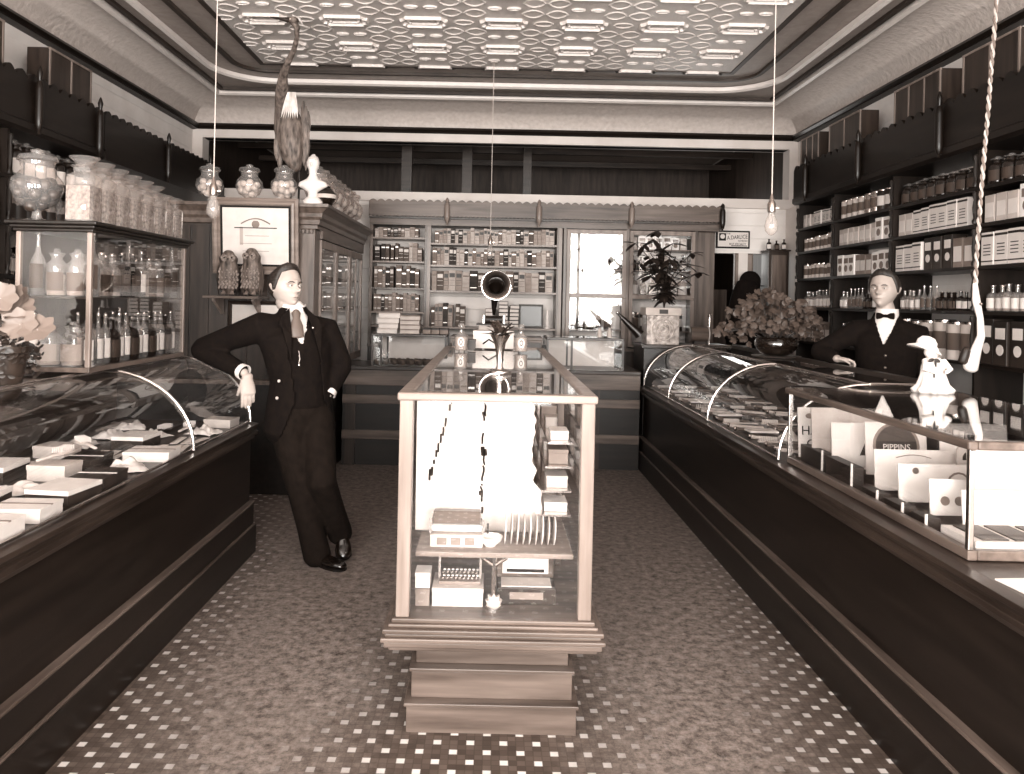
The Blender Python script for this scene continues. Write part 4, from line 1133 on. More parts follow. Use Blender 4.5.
b = B(); b.tube([(.06 + .045 * math.cos(a / 8 * PI), -.001, .06 + .05 * math.sin(a / 8 * PI)) for a in range(9)], .004, 5); on_card(T, b, 'wreath', GREYCARD)
on_card(T, disc(.012, -.1, .115), 'spot', BRASS)
T, w, h = show_card('show_card', 'white card with small printed portraits, second nearest in the square case', 1.545, 1.85, 2.72, .785, .91)
for i in range(3): on_card(T, disc(.016, -.1 + i * .05, .05), 'printed_portrait', GREYCARD)
T, w, h = show_card('show_card', 'wide white card nearest the camera in the square case', 1.575, 2.10, 2.58, .785, .905)
b = B()
for i in range(4): b.box(-.18, .2, -.001, 0, .03 + i * .024, .032 + i * .024)
on_card(T, b, 'ruled_lines', CARD)
T, w, h = show_card('show_card', 'tall plain white card standing behind the near end glass', 1.63, 2.12, 2.63, .785, 1.06, CARD)
T = thing('arched_sign', 'small dark arched sign lying behind the nearest white cards', 'sign', (1.9, 2.98, .80))
B().prism([(-.11, 0), (.11, 0), (.11, .17)] + [(.11 * math.cos(a / 8 * PI), .17 + .03 * math.sin(a / 8 * PI)) for a in range(1, 8)] + [(-.11, .17)], 'y', 0, .01).build('board', CARD, T)
B().prism([(-.09, .13), (.09, .13)] + [(.09 * math.cos(a / 8 * PI), .145 + .03 * math.sin(a / 8 * PI)) for a in range(0, 9)], 'y', -.0015, 0).build('dark_arch', DARKCARD, T)
trn = 0
for y0, y1, lab in ((3.42, 3.66, 'farthest'), (3.14, 3.38, 'second farthest'), (2.93, 3.06, 'middle'), (2.75, 2.88, 'second nearest'), (2.6, 2.7, 'nearest')):
    T = thing('dark_tray', 'dark tray along the aisle glass of the square case, the %s' % lab, 'tray', (1.482, (y0 + y1) / 2, .761), 0, 'trays in the square case')
    L = (y1 - y0) / 2; h = .10 if y0 > 3 else .045
    B().box(-.02, .03, -L, L, 0, h).build('body', DARKCARD, T, bevel=.002)
    B().box(-.026, -.018, -L - .006, -L - .001, 0, h + .015).build('white_divider', PAPER, T)
T = thing('slatted_tray', 'low white box with a dark slatted lid at the near end of the square case', 'box', (1.74, 2.43, .761))
B().box(-.27, .35, -.085, .10, 0, .045).build('body', PAPER, T, bevel=.002)
for i in range(6): B().box(-.24 + i * .1, -.16 + i * .1, -.07, .085, .045, .05).build('slat', DARKCARD, T)
T = thing('highlight_sheet', 'pale sheet added as a highlight on the counter nearest the camera at right', 'paper', (1.66, 2.02, .7585), .1)  # pale sheet added to stand in for the bright highlight on the counter top
B().box(-.24, .3, -.2, .16, 0, .004).build('sheet', PAPER, T); B().box(-.22, .26, -.19, .05, .004, .009).build('highlight_leaf', CARD, T)

# ------------------------------------------------------------------ goods in and on the central showcase
b = B(); nx, nz = 56, 60; ys = 2.95; R = []
def cl(i, j):
    u, v = i / nx, j / nz; z = .62 + v * .53
    xr = .205 - .05 * v + .012 * math.sin(v * 9) + (.025 * noise.noise(Vector((v * 12, 0, 3))))
    x = -.275 + u * (xr + .275)
    y = ys + .02 * noise.noise(Vector((u * 5, v * 2, 1))) + .006 * noise.noise(Vector((u * 14, v * 9, 5))) + .03 * (1 - v)
    return (x, y, z)
vs = [cl(i, j) for j in range(nz + 1) for i in range(nx + 1)]; fs = []
for j in range(nz):
    for i in range(nx):
        x, _, z = cl(i + .5, j + .5)
        s1 = -.135 - .115 * max(0, (1.15 - z) / .42); g1 = .004 + .010 * noise.noise(Vector((z * 22, 4, 0)))
        s2 = -.022 + .004 * math.sin(z * 30); g2 = .004 + .010 * noise.noise(Vector((z * 20, 9, 2)))
        if z > .80 and abs(x - s1) < g1: continue
        if abs(x - s2) < g2: continue
        fs.append((j * (nx + 1) + i, j * (nx + 1) + i + 1, (j + 1) * (nx + 1) + i + 1, (j + 1) * (nx + 1) + i))
b.add(vs, fs)
o = b.build('white_sheet', PAPER, smooth=2); so = o.modifiers.new('thick', 'SOLIDIFY'); so.thickness = .002
tag(o, 'torn white sheet hung upright inside the front of the central showcase', 'sheet')
T = thing('toy_machine', 'small pale machine with a dark ridged top on the showcase shelf', 'machine', (-.11, 2.83, .6125))
B().box(-.095, .095, -.03, .06, 0, .045).build('base', CARD, T, bevel=.003)
b = B(); b.tube([(-.1, .0, .062), (.1, .0, .062)], .014, 12); b.build('roller', PAPER, T, smooth=True)
B().prism([(-.035, .085), (.06, .085), (.045, .12), (-.01, .125)], 'x', -.085, .085).build('cover', W_MID[0], T, bevel=.003)
for x in (-.098, .09): B().box(x, x + .008, -.02, .05, .045, .10).build('side_plate', NICKEL, T)
b = B(); b.lathe([(.018, 0), (.018, .008)], (0, 0, 0), 12); b.v = [(.108 + z, x, y + .062) for x, y, z in b.v]; b.build('knob', DARKCARD, T)
for i in range(3): B().box(-.07 + i * .05, -.035 + i * .05, -.034, -.03, .01, .035).build('key_panel', GREYCARD, T)
for i in range(9):
    x = .065 + i * .0225
    b = B(); r = .058 - .001 * i; b.lathe([(r, 0), (r, .003), (r * .7, .006), (r * .68, .003)], (0, 0, 0), 24)
    c, s_ = math.cos(1.25), math.sin(1.25)
    b.v = [(z * s_ - x_ * 0 + x_ * c * .15, x_ * .0 + y_, 0 + x_) for x_, y_, z in b.v]
    o = b.build('collar_disc', [PAPER, CARD][i % 2], smooth=True); o.location = (x, 2.86, .6125 + r)
    tag(o, 'thin white disc stood on edge on the showcase shelf, %s from left' % ordn(i), 'disc', 'discs on the showcase shelf')
o = B().lathe([(.02, 0), (.022, .004), (.04, .02), (.045, .035), (.042, .036), (.036, .02), (.01, .008)], (0, 0, 0), 20).build('china_dish', PLASTER, smooth=True)
o.location = (.012, 2.83, .6125); tag(o, 'small white china dish between the machine and discs on the showcase shelf', 'dish')
T = thing('typewriter', 'small skeletal typewriter standing on a pale box in the showcase bottom', 'typewriter', (-.095, 2.84, .482))
b = B(); b.box(-.075, .075, -.05, .06, 0, .012); b.build('base', GREYCARD, T, bevel=.002)
for k in range(4):
    b = B()
    for i in range(9): b.lathe([(.005, 0), (.005, .004)], (-.06 + i * .015 + (k % 2) * .004, -.045 + k * .014, .02 + k * .006), 8)
    b.build('key_row', PAPER if k % 2 else NICKEL, T)
b = B(); b.tube([(-.08, .035, .078), (.08, .035, .078)], .013, 12); b.build('platen', NICKEL, T, smooth=True)
for x in (-.078, .07): B().box(x, x + .008, -.02, .055, .012, .09).build('side_frame', NICKEL, T)
for x in (-.045, .045):
    b = B(); b.lathe([(.026, 0), (.026, .006)], (x, .02, .095), 16); b.build('ribbon_spool', DARKCARD, T)
B().box(-.06, .06, .045, .05, .085, .11).build('paper_rest', CARD, T)
def small_box(label, x0, x1, y0, y1, z0, z1, m, m2=None, name='carton'):
    T = thing(name, label, 'box', ((x0 + x1) / 2, (y0 + y1) / 2, z0)); w, d, h = (x1 - x0) / 2, (y1 - y0) / 2, z1 - z0
    B().box(-w, w, -d, d, 0, h * .75).build('body', m, T, bevel=.0015); B().box(-w - .0015, w + .0015, -d - .0015, d + .0015, h * .75, h).build('lid', m2 or m, T, bevel=.0015)
    return T
small_box('pale wooden box under the typewriter in the showcase bottom', -.19, -.01, 2.76, 2.92, .4155, .4815, CARD)
small_box('grey carton at the left end of the showcase bottom', -.25, -.2, 2.76, 2.86, .4155, .475, GREYCARD)
small_box('white carton stacked on the grey one in the showcase bottom', -.252, -.2, 2.77, 2.85, .4755, .53, PAPER)
T = thing('music_box', 'open wooden box with a white picture inside its lid, showcase bottom', 'box', (.145, 2.85, .4155))
B().box(-.105, .105, -.06, .05, 0, .06).build('body', W_DARK[0], T, bevel=.003)
b = B(); b.box(-.105, .105, .05, .062, .06, .165); b.build('lid', W_MID[0], T, bevel=.003)
B().box(-.085, .085, .047, .05, .075, .15).build('picture', PAPER, T); B().box(-.07, .07, .0455, .047, .08, .092).build('dark_band', INK, T)
B().box(-.09, .09, -.05, .04, .06, .064).build('glass_lid', CARD, T); B().box(-.06, .06, -.062, -.06, .02, .045).build('front_panel', GREYCARD, T)
o = B().ball((0, 0, .026), .028, 14, 9, (1, .6, .92)); o.v = [tuple(Vector(v) * (1 + .12 * math.sin(9 * math.atan2(v[2] - .026, v[0])))) for v in o.v]
o = o.build('rosette', CARD, smooth=True); o.location = (.028, 2.735, .419); tag(o, 'pale ribbon rosette at the foot of the showcase bracket', 'rosette')
for i, z in enumerate((.7085, .7985, .8885, .9785)):
    for k in range(4):
        T = small_box('%s small pale box from front on the %s side shelf of the showcase' % (ordn(k), ['lowest', 'second', 'third', 'top'][i]), .215 + .006 * i, .30, 2.95 + k * .28, 3.06 + k * .28, z, z + .035 + .01 * ((k + i) % 3), [PAPER, CARD, GREYCARD][(i + k) % 3])
# on top: trumpet vase of flowers
T = thing('flower_vase', 'silver trumpet vase of dark flowers on top of the central showcase', 'vase', (.04, 3.48, 1.1835))
B().lathe([(.05, 0), (.05, .005), (.02, .014), (.013, .03), (.017, .08), (.026, .13), (.045, .165), (.042, .166), (.022, .13), (.01, .08)], n=20).build('vase', NICKEL, T, smooth=True)
b = B(); rr = random.Random(4)
for i in range(34):
    a = rr.uniform(0, 2 * PI); e = rr.uniform(.2, 1.2); d = Vector((math.cos(a) * math.cos(e), math.sin(a) * math.cos(e), math.sin(e)))
    b.leaf(Vector((0, 0, .16)) + d * .02, d, (0, 0, 1), rr.uniform(.04, .075), .024)
b.build('foliage', mat('leaf_dark', .22, .5, v2=.5, scale=30), T, smooth=2)
for i in range(6):
    a = i * 1.1; b = B(); c = Vector((.045 * math.cos(a), .03 * math.sin(a), .2 + .012 * (i % 3)))
    for k in range(6): b.leaf(c, (math.cos(k), math.sin(k), .5), (0, 0, 1), .02, .016)
    b.build('blossom', [DARKCARD, BRASS, CARD][i % 3], T, smooth=2)
def perfume(label, x, y, z=1.1835):
    T = thing('perfume_bottle', label, 'bottle', (x, y, z))
    B().lathe([(.04, 0), (.042, .01), (.042, .09), (.03, .105), (.014, .115), (.013, .13), (.02, .132)], n=16, sq=.5).build('glass', JAR, T, smooth=True)
    b = B(); b.ball((0, 0, .155), .022, 10, 7); b.build('stopper', JAR, T, smooth=True)
    b = disc(.03, 0, .055, -.046, -.0435, 20, sx=.7); b.build('oval_label', PAPER, T)
    disc(.018, 0, .055, -.0475, -.0462, 16, sx=.6).build('printed_oval', INK, T); disc(.012, 0, .055, -.0485, -.0477, 16, sx=.6).build('oval_centre', PAPER, T)
    B().lathe([(.036, .004), (.038, .012), (.038, .085), (.002, .09)], n=16, sq=.5).build('contents', LIQL, T, smooth=True)
perfume('oval-labelled scent bottle at left on the rear of the central showcase', -.19, 4.95)
perfume('oval-labelled scent bottle at right on the rear of the central showcase', .19, 4.95)
small_box('dark small stoppered box beside the left scent bottle on the showcase', -.15, -.10, 5.0, 5.08, 1.1835, 1.25, DARKCARD)
T = small_box('wide white display box at the rear of the central showcase top', -.12, .15, 5.2, 5.36, 1.1835, 1.30, PAPER)
b = B(); b.tube([(-.07, -.0825, .03), (-.03, -.0825, .06), (.02, -.0825, .03), (.07, -.0825, .06)], .006, 5); b.build('dark_print', INK, T)

# ------------------------------------------------------------------ on the back counter
z = 1.186
for i in range(4):
    small_box('white box in the left stack on the back counter, %s up' % ordn(i), -1.04 + .012 * (i % 2), -.86 + .008 * i, 7.1, 7.32, z + i * .047, z + i * .047 + .046, PAPER, CARD)['group'] = 'white boxes on the back counter'
for i in range(4):
    small_box('pale box in the right stack on the back counter, %s up' % ordn(i), -.835, -.66 + .006 * (i % 2), 7.12, 7.32, z + i * .042, z + i * .042 + .041, CARD, GREYCARD)['group'] = 'pale boxes on the back counter'
for i in range(3):
    small_box('patterned flat box, %s from the left beside the back counter stacks' % ordn(i), -.63 + i * .08, -.557 + i * .08, 7.15, 7.35, z, z + .05, GREYCARD, DARKCARD)
T = thing('phonograph', 'horn phonograph with a wide dark bell standing on the back chest', 'phonograph', (.02, 7.3, 1.1755))
B().box(-.14, .14, -.1, .1, 0, .1).build('case', CARD, T, bevel=.005)
B().box(-.16, .16, -.12, .12, .1, .115).build('case_lid', W_DARK[0], T, bevel=.004)
b = B(); b.tube([(-.08, 0, .15), (.08, 0, .15)], .035, 16); b.build('cylinder', DARKCARD, T, smooth=True)
for x in (-.1, .09): B().box(x, x + .012, -.03, .03, .115, .19).build('bearing', NICKEL, T)
b = B(); R = []
hp = [((0, -.02, .19), .012), ((.0, -.02, .26), .022), ((.005, -.03, .34), .034), ((.01, -.05, .40), .045), ((.012, -.09, .445), .06), ((.014, -.14, .465), .085), ((.014, -.18, .47), .125), ((.014, -.19, .47), .135)]
nn = 24; P = [Vector(p) for p, _ in hp]
for i, (p, r) in enumerate(hp):
    t_ = (P[min(i + 1, len(P) - 1)] - P[max(0, i - 1)]).normalized(); sd = Vector((1, 0, 0)); up = t_.cross(sd).normalized()
    R.append([P[i] + (sd * math.cos(2 * PI * j / nn) + up * math.sin(2 * PI * j / nn)) * r for j in range(nn)])
bell = B(); bell.rings(R[5:], False, False); bo = bell.build('bell', mat('horn_bell', .5, .3, .5, .6), T, smooth=2); so = bo.modifiers.new('thick', 'SOLIDIFY'); so.thickness = .003
b.rings(R[:6], True, False); hn = b.build('horn', mat('black_tin', .1, .3, .5, .3), T, smooth=2)
so = hn.modifiers.new('thick', 'SOLIDIFY'); so.thickness = .003
b = B(); b.tube([(.014 + .134 * math.cos(2 * PI * j / 24), -.19, .47 + .134 * math.sin(2 * PI * j / 24)) for j in range(25)], .006, 6); b.build('horn_rim', NICKEL, T, smooth=True)
# corner cabinet carrying the jardiniere
T = thing('corner_cabinet', 'dark cabinet filling the far right corner beyond the curved showcase', 'cabinet', (1.8, 7.4, 0))
B().box(-.4, .42, -.25, .25, 0, 1.1).build('body', W_BLACK[0], T, bevel=.004); B().box(-.42, .44, -.27, .27, 1.1, 1.13).build('top', W_DARK[0], T, bevel=.004)
ORN = mat('ornate_stamped_tin', .3, .4, .5, .2, v2=.72, scale=26, bump=.6)
T = thing('jardiniere', 'square stamped-metal jardiniere holding the tall leafy plant', 'planter', (1.58, 7.3, 1.1305))
B().box(-.15, .15, -.12, .12, 0, .27).build('box', ORN, T, bevel=.004)
b = B(); b.box(-.165, .165, -.135, .135, .27, .34); b.build('rim', CARD, T, bevel=.004)
B().box(-.04, .04, -.137, -.1355, .285, .325).build('dark_plate', DARKCARD, T)
for r in (.10, .065, .03):
    b = B(); b.tube([(r * math.cos(2 * PI * j / 24), -.1225, .14 + r * math.sin(2 * PI * j / 24)) for j in range(25)], .005, 5); b.build('scroll_ring', CARD, T, smooth=True)
LEAFD = mat('plant_leaf_dark', .14, .45, .5, v2=.42, scale=14)
def stems_plant(name, label, loc, cat, n, L, spread, LW, seed, m, zlift=0, lean=(0, 0)):
    T = thing(name, label, cat, loc); rr = random.Random(seed); b = B(); s_ = B()
    for i in range(n):
        a = rr.uniform(0, 2 * PI); l = L * rr.uniform(.45, 1); sp = spread * rr.uniform(.2, 1)
        P = [Vector((0, 0, zlift)) + Vector((math.cos(a) * sp * t * t + lean[0] * t, math.sin(a) * sp * t * t * .7 + lean[1] * t, l * (t - .25 * t * t * (sp / spread)))) for t in (0, .25, .5, .75, 1)]
        s_.tube(P, [.007, .006, .005, .004, .003], 5)
        for t in range(1, 5):
            for k in range(3):
                q = P[t]; da = a + rr.uniform(-1.4, 1.4) + k * 2; d = Vector((math.cos(da), math.sin(da), rr.uniform(-.5, .6)))
                b.leaf(q, d, (0, 0, 1), LW[0] * rr.uniform(.7, 1.2), LW[1] * rr.uniform(.8, 1.2), .35)
    s_.build('stems', DARKCARD, T, smooth=True); b.build('foliage', m, T, smooth=2)
    return T
stems_plant('rubber_plant', 'tall dark broad-leaved plant growing from the stamped-metal jardiniere', (1.62, 7.34, 1.472), 'plant', 15, .85, .38, (.15, .06), 5, LEAFD)
# small things by the jardiniere
for i, px in enumerate((602, 612)):
    T = thing('small_bottle', 'little pale bottle on the right back case, %s of two' % ['left', 'right'][i], 'bottle', (1.0 + i * .09, 7.2, 1.186))
    B().lathe([(.022, 0), (.022, .06), (.01, .075), (.01, .09)], n=12).build('glass', CARD, T, smooth=True); B().lathe([(.012, .09), (.012, .105)], n=10).build('stopper', DARKCARD, T, smooth=True)
T = thing('black_megaphone', 'black tapering horn leaning above the far end of right counter', 'horn', (1.27, 7.2, 1.186))
b = B(); R = []
hp = [((-.10, 0, .16), .012), ((-.03, 0, .09), .026), ((.07, 0, .0), .042), ((.10, 0, -.03), .05)]
b.tube([p for p, r in hp], [r for p, r in hp], 16); b.v = [(x, y, z + .06) for x, y, z in b.v]
b.build('cone', mat('black_tin', .1, .3), T, smooth=True)
B().ball((-.11, 0, .23), .016, 10, 6).build('mouthpiece', NICKEL, T, smooth=True)
T = thing('string_holder', 'short drum with a round white end standing right of the jardiniere', 'drum', (1.95, 7.3, 1.1305))
b = B(); b.tube([(-.09, 0, .1), (.07, 0, .1)], .07, 20); b.build('drum', W_MID[0], T, smooth=True)
b = B(); b.tube([(.071, 0, .1), (.078, 0, .1)], .075, 24); b.build('end_disc', PAPER, T)
B().box(-.06, .05, -.05, .05, 0, .035).build('foot', DARKCARD, T)
b = B(); b.tube([(.09, 0, .0), (.09, 0, .27)], .006, 8); b.ball((.09, 0, .28), .018, 10, 6); b.build('rod', NICKEL, T, smooth=True)

# ------------------------------------------------------------------ birds, bust, frames
FEATH = mat('dark_feathers', .16, .6, .4, v2=.5, scale=38, stretch=(1, 1, .25), bump=.8)
GREYF = mat('grey_feathers', .3, .7, .3, v2=.62, scale=60, bump=.5)
PALEF = mat('pale_feathers', .6, .6, .3, v2=.9, scale=30, stretch=(1, 1, .3), bump=.5)
def fused(b, name, m, parent, voxel, smooth=4, factor=.5, origin=None, cut=None, solid=0):
    """one continuous surface grown over overlapping lofts"""
    o = b.build(name, m, parent)
    r = o.modifiers.new('r', 'REMESH'); r.mode = 'VOXEL'; r.voxel_size = voxel; r.use_smooth_shade = True
    if smooth:
        s_ = o.modifiers.new('s', 'SMOOTH'); s_.iterations = smooth; s_.factor = factor
    bpy.context.view_layer.update(); bake(o)
    if cut:
        bm = bmesh.new(); bm.from_mesh(o.data)
        bmesh.ops.delete(bm, geom=[f for f in bm.faces if cut(f.calc_center_median())], context='FACES')
        bm.to_mesh(o.data); bm.free()
        for _ in range(1):
            sm = o.modifiers.new('s', 'SMOOTH'); sm.iterations = 3; bake(o)
    if solid:
        so = o.modifiers.new('thick', 'SOLIDIFY'); so.thickness = solid; so.offset = -1
    o.data.materials.clear()
    for mm in (m if isinstance(m, (list, tuple)) else [m]): o.data.materials.append(mm)
    o.data.polygons.foreach_set('use_smooth', [True] * len(o.data.polygons))
    return o
CT = 2.2055
def rel(px, py, y, T): return at(px, py, y) - T.location
hy = 6.3
base = at(293, 196, hy)
T = thing('mounted_heron', 'stuffed long-necked heron standing on the tall cabinet, beak raised to the ceiling', 'bird', (base.x, hy, CT))
def hp_(px, py, dy=0): return rel(px, py, hy + dy - .62 * max(0, min(1, (110 - py) / 90)) ** .9, T)
b = B()
b.loft([(hp_(292, 22), .028, .022), (hp_(297, 26), .024, .024), (hp_(297, 38), .020, .022), (hp_(294, 50), .022, .022), (hp_(288, 62), .026, .026), (hp_(283, 76), .036, .034), (hp_(282, 92), .055, .05), (hp_(285, 108), .085, .075), (hp_(289, 126), .125, .1), (hp_(292, 142), .125, .11), (hp_(293, 156), .095, .09), (hp_(296, 168), .05, .05)], (1, 0, 0), 16)
fused(b, 'body', FEATH, T, .014, 2)
b = B(); b.loft([(hp_(288, 20), .024, .020), (hp_(282, 19), .012, .012), (hp_(270, 17), .003, .003)], (0, 1, 0), 10); b.build('beak', DARKCARD, T, smooth=True)
b = B(); b.ball(hp_(294, 20), .032, 12, 8, (1.3, .9, .8)); b.build('head', FEATH, T, smooth=True)
b = B(); b.loft([(hp_(293, 16), .02, .01), (hp_(299, 19), .018, .01), (hp_(303, 25), .004, .004)], (0, 1, 0), 8); b.build('crest', PALEF, T, smooth=True)
b = B(); b.ball(hp_(290, 19, -.03), .006, 8, 6); b.build('eye', BRASS, T)
for sx, px in ((-1, 279), (1, 303)):
    b = B()
    for k in range(11):
        q = Vector((hp_(px, 100).x + sx * .01 * (k % 3), -.06 + (k % 4) * .03, hp_(px, 100).z - k * .033))
        b.leaf(q, (sx * .05 - (px - 292) * .004, 0, -1), (0, -1, 0), .22, .05, .05)
    b.build('wing', FEATH, T, smooth=2)
b = B()
for k in range(8): b.leaf(hp_(288 + k, 92, -.07), ((k - 4) * .05, -.15, -1), (0, -1, 0), .22, .018, .0)
b.build('breast_plumes', PALEF, T, smooth=2)
for i, (px, dy) in enumerate(((291, .0), (299, .05))):
    b = B(); top = hp_(px, 166, dy); b.tube([top, Vector((top.x + .005, dy, top.z * .5)), Vector((top.x, dy, .03))], [.014, .009, .008], 8)
    for a in (-2.4, -1.57, -.7, 1.6): b.tube([Vector((top.x, dy, .035)), Vector((top.x + .09 * math.cos(a), dy + .07 * math.sin(a), .024))], [.007, .004], 6)
    b.build('leg', DARKCARD, T, smooth=True)
B().box(-.13, .15, -.12, .16, 0, .02).build('stand', W_DARK[0], T, bevel=.003)

def owl(label, px, py_bottom, y, h, z, turn):
    T = thing('stuffed_owl', label, 'bird', (at(px, py_bottom, y).x, y, z), turn)
    b = B(); b.loft([((0, 0, .03), .03, .03), ((0, 0, h * .15), .065, .055), ((0, 0, h * .38), .085, .075), ((0, -.005, h * .62), .08, .07), ((0, -.01, h * .74), .062, .06), ((0, -.02, h * .86), .068, .062), ((0, -.02, h * .95), .045, .045)], (1, 0, 0), 16)
    fused(b, 'body', FEATH, T, .009, 2)
    for s in (-1, 1):
        b = B(); b.lathe([(.026, 0), (.024, .004), (.008, .007)], (0, 0, 0), 14); b.v = [(x + s * .026, -z_ - .072, y_ + h * .86) for x, y_, z_ in b.v]; b.build('face_disc', GREYF, T, smooth=True)
        b = B(); b.ball((s * .026, -.08, h * .865), .0065, 8, 6); b.build('eye', INK, T, smooth=True)
        b = B()
        for k in range(9): b.leaf((s * (.075 + .004 * (k % 3)), -.04 + (k % 3) * .03, h * .66 - k * .012), (-s * .1, -.05 + .02 * (k % 3), -1), (s, 0, 0), h * .42, .035, .03)
        b.build('wing', FEATH, T, smooth=2)
        b = B()
        for k in (-1, 0, 1): b.tube([(s * .03, -.02, .04), (s * .03 + k * .012, -.045, .012)], .006, 6)
        b.build('foot', GREYCARD, T, smooth=True)
    b = B(); b.loft([((0, -.085, h * .84), .007, .006), ((0, -.095, h * .81), .002, .002)], (1, 0, 0), 6); b.build('beak', DARKCARD, T, smooth=True)
    b = B()
    for k in range(46): b.leaf(((k % 6 - 2.5) * .022 + .008 * (k // 6 % 2), -.070 + .004 * abs(k % 6 - 2.5) ** 1.6, h * (.24 + .06 * (k // 6))), ((k % 6 - 2.5) * .1, -.25, -1), (0, -1, 0), .03, .018, .0)
    b.build('breast_feathers', GREYF, T, smooth=2)
    return T
sy = 5.76; sz = at(240, 296, sy).z
T = thing('bracket_shelf', 'narrow bracket shelf on the cabinet side carrying the two owls', 'shelf', (at(238, 296, 5.85).x, 5.87, sz))
B().box(-.2, .2, -.2, .092, -.02, 0).build('board', W_MID[0], T, bevel=.003)
for x in (-.16, .13): B().prism([(.092, -.02), (.092, -.14), (.07, -.14), (-.12, -.035), (-.12, -.02)], 'x', x, x + .02).build('bracket', W_LIGHT[2], T)
owl('left of the two stuffed owls, below the framed certificate', 228, 296, sy, .32, sz + .0005, .25)
owl('right of the two stuffed owls, below the framed certificate', 252, 296, sy, .34, sz + .0005, -.1)

def frame(label, x0, x1, z0, z1, y, fw, tilt, mframe, matv, inner=None):
    T = thing('picture_frame', label, 'picture', ((x0 + x1) / 2, y, z0)); T.rotation_euler = (tilt, 0, 0)
    w, h = (x1 - x0) / 2, z1 - z0
    prof = [(0, 0), (0, -.02), (.3, -.03), (.55, -.02), (.8, -.026), (1, -.01), (1, 0)]
    R = []
    for cx, cz in ((-1, 0), (1, 0), (1, 1), (-1, 1), (-1, 0)):
        ring = []
        for o, d in prof:
            sx = -cx; sz_ = 1 if cz == 0 else -1
            ring.append((cx * w + sx * o * fw, d, cz * h + sz_ * o * fw))
        R.append(ring)
    b = B(); b.rings(R, False, False); b.build('frame', mframe, T, bevel=0)
    B().box(-w + fw * .9, w - fw * .9, -.006, 0, fw * .9, h - fw * .9).build('mount', matv, T)
    return T, w, h
p0 = at(210, 270, 5.82); p1 = at(298, 198, 5.82)
T, w, h = frame('large pale-framed certificate hung on the cabinet side above the owls', p0.x, p1.x, p0.z - .02, p1.z, 5.90, .06, .10, W_LIGHT[0], PAPER)
b = B(); e = .058
b.box(-w + e, w - e, -.012, -.0065, h - e - .016, h - e); b.box(-w + e, w - e, -.012, -.0065, e, e + .016)
b.box(-w + e, -w + e + .016, -.012, -.0065, e + .016, h - e - .016); b.box(w - e - .016, w - e, -.012, -.0065, e + .016, h - e - .016); b.build('dark_slip', INK, T)
b = B(); b.tube([(-.11 + i * .022, -.0085, h * .66 + .04 * math.sin(PI * i / 10)) for i in range(11)], .006, 4); b.build('emblem', GREYCARD, T)
b = B(); b.ball((0, -.008, h * .655), .03, 12, 6, (1, .1, 1)); b.build('crest', GREYCARD, T)
for i, (a, c) in enumerate(((-.16, .16), (-.08, .1), (-.12, .12), (-.1, .1))): B().box(a, c, -.0085, -.0078, h * (.6 - i * .1), h * (.6 - i * .1) + (.008 if not i else .003)).build('engraved_line', [DARKCARD, GREYCARD][i > 0], T)
B().box(-.12, -.095, -.0082, -.0077, h * .38, h * .62).build('stain', mat('tan_stain', .68, .8), T)
b = B(); b.tube([(-.0, -.0, h), (0, .02, h + .1)], .003, 5); b.build('hanging_wire', NICKEL, T)
p0 = at(226, 342, 5.9); p1 = at(300, 302, 5.9)
T, w, h = frame('dark-framed white card hung on the cabinet behind the man, under the owls', p0.x, p1.x, p0.z, p1.z, 5.943, .03, .0, W_DARK[0], PAPER)

T = thing('plaster_bust', 'small white plaster bust at the near corner of the tall cabinet', 'bust', (at(312, 200, 6.0).x, 6.02, CT))
b = B(); b.loft([((0, 0, .0), .075, .06), ((0, 0, .03), .078, .06)], (1, 0, 0), 20); b.loft([((0, 0, .03), .045, .04), ((0, 0, .09), .035, .035)], (1, 0, 0), 16)
b.loft([((0, 0, .11), .045, .035), ((0, 0, .15), .115, .05), ((0, 0, .18), .105, .05), ((0, 0, .205), .05, .04), ((0, 0, .235), .03, .03), ((0, -.004, .27), .032, .034)], (1, 0, 0), 20)
b.loft([((.0, -.008, .27), .03, .034), ((0, -.008, .30), .045, .052), ((0, -.002, .335), .05, .058), ((0, 0, .365), .04, .046), ((0, 0, .385), .02, .02)], (1, 0, 0), 18)
b.ball((0, -.062, .31), .011, 8, 6, (.8, 1, 1.4)); b.ball((0, -.05, .345), .03, 8, 6, (1, .5, .3)); b.ball((0, .04, .36), .035, 10, 8)
fused(b, 'bust', PLASTER, T, .006, 3)
T = thing('dark_vase', 'shiny dark round vase beside the plaster bust on the tall cabinet', 'vase', (-1.318, 6.09, CT))
B().lathe([(.03, 0), (.05, .01), (.085, .06), (.085, .1), (.05, .145), (.035, .15), (.042, .16), (.03, .162)], n=20).build('body', mat('dark_glaze', .1, .1, coat=1), T, smooth=True)
B().lathe([(.0855, .065), (.0868, .08), (.0855, .095)], n=20).build('band', CARD, T, smooth=True)

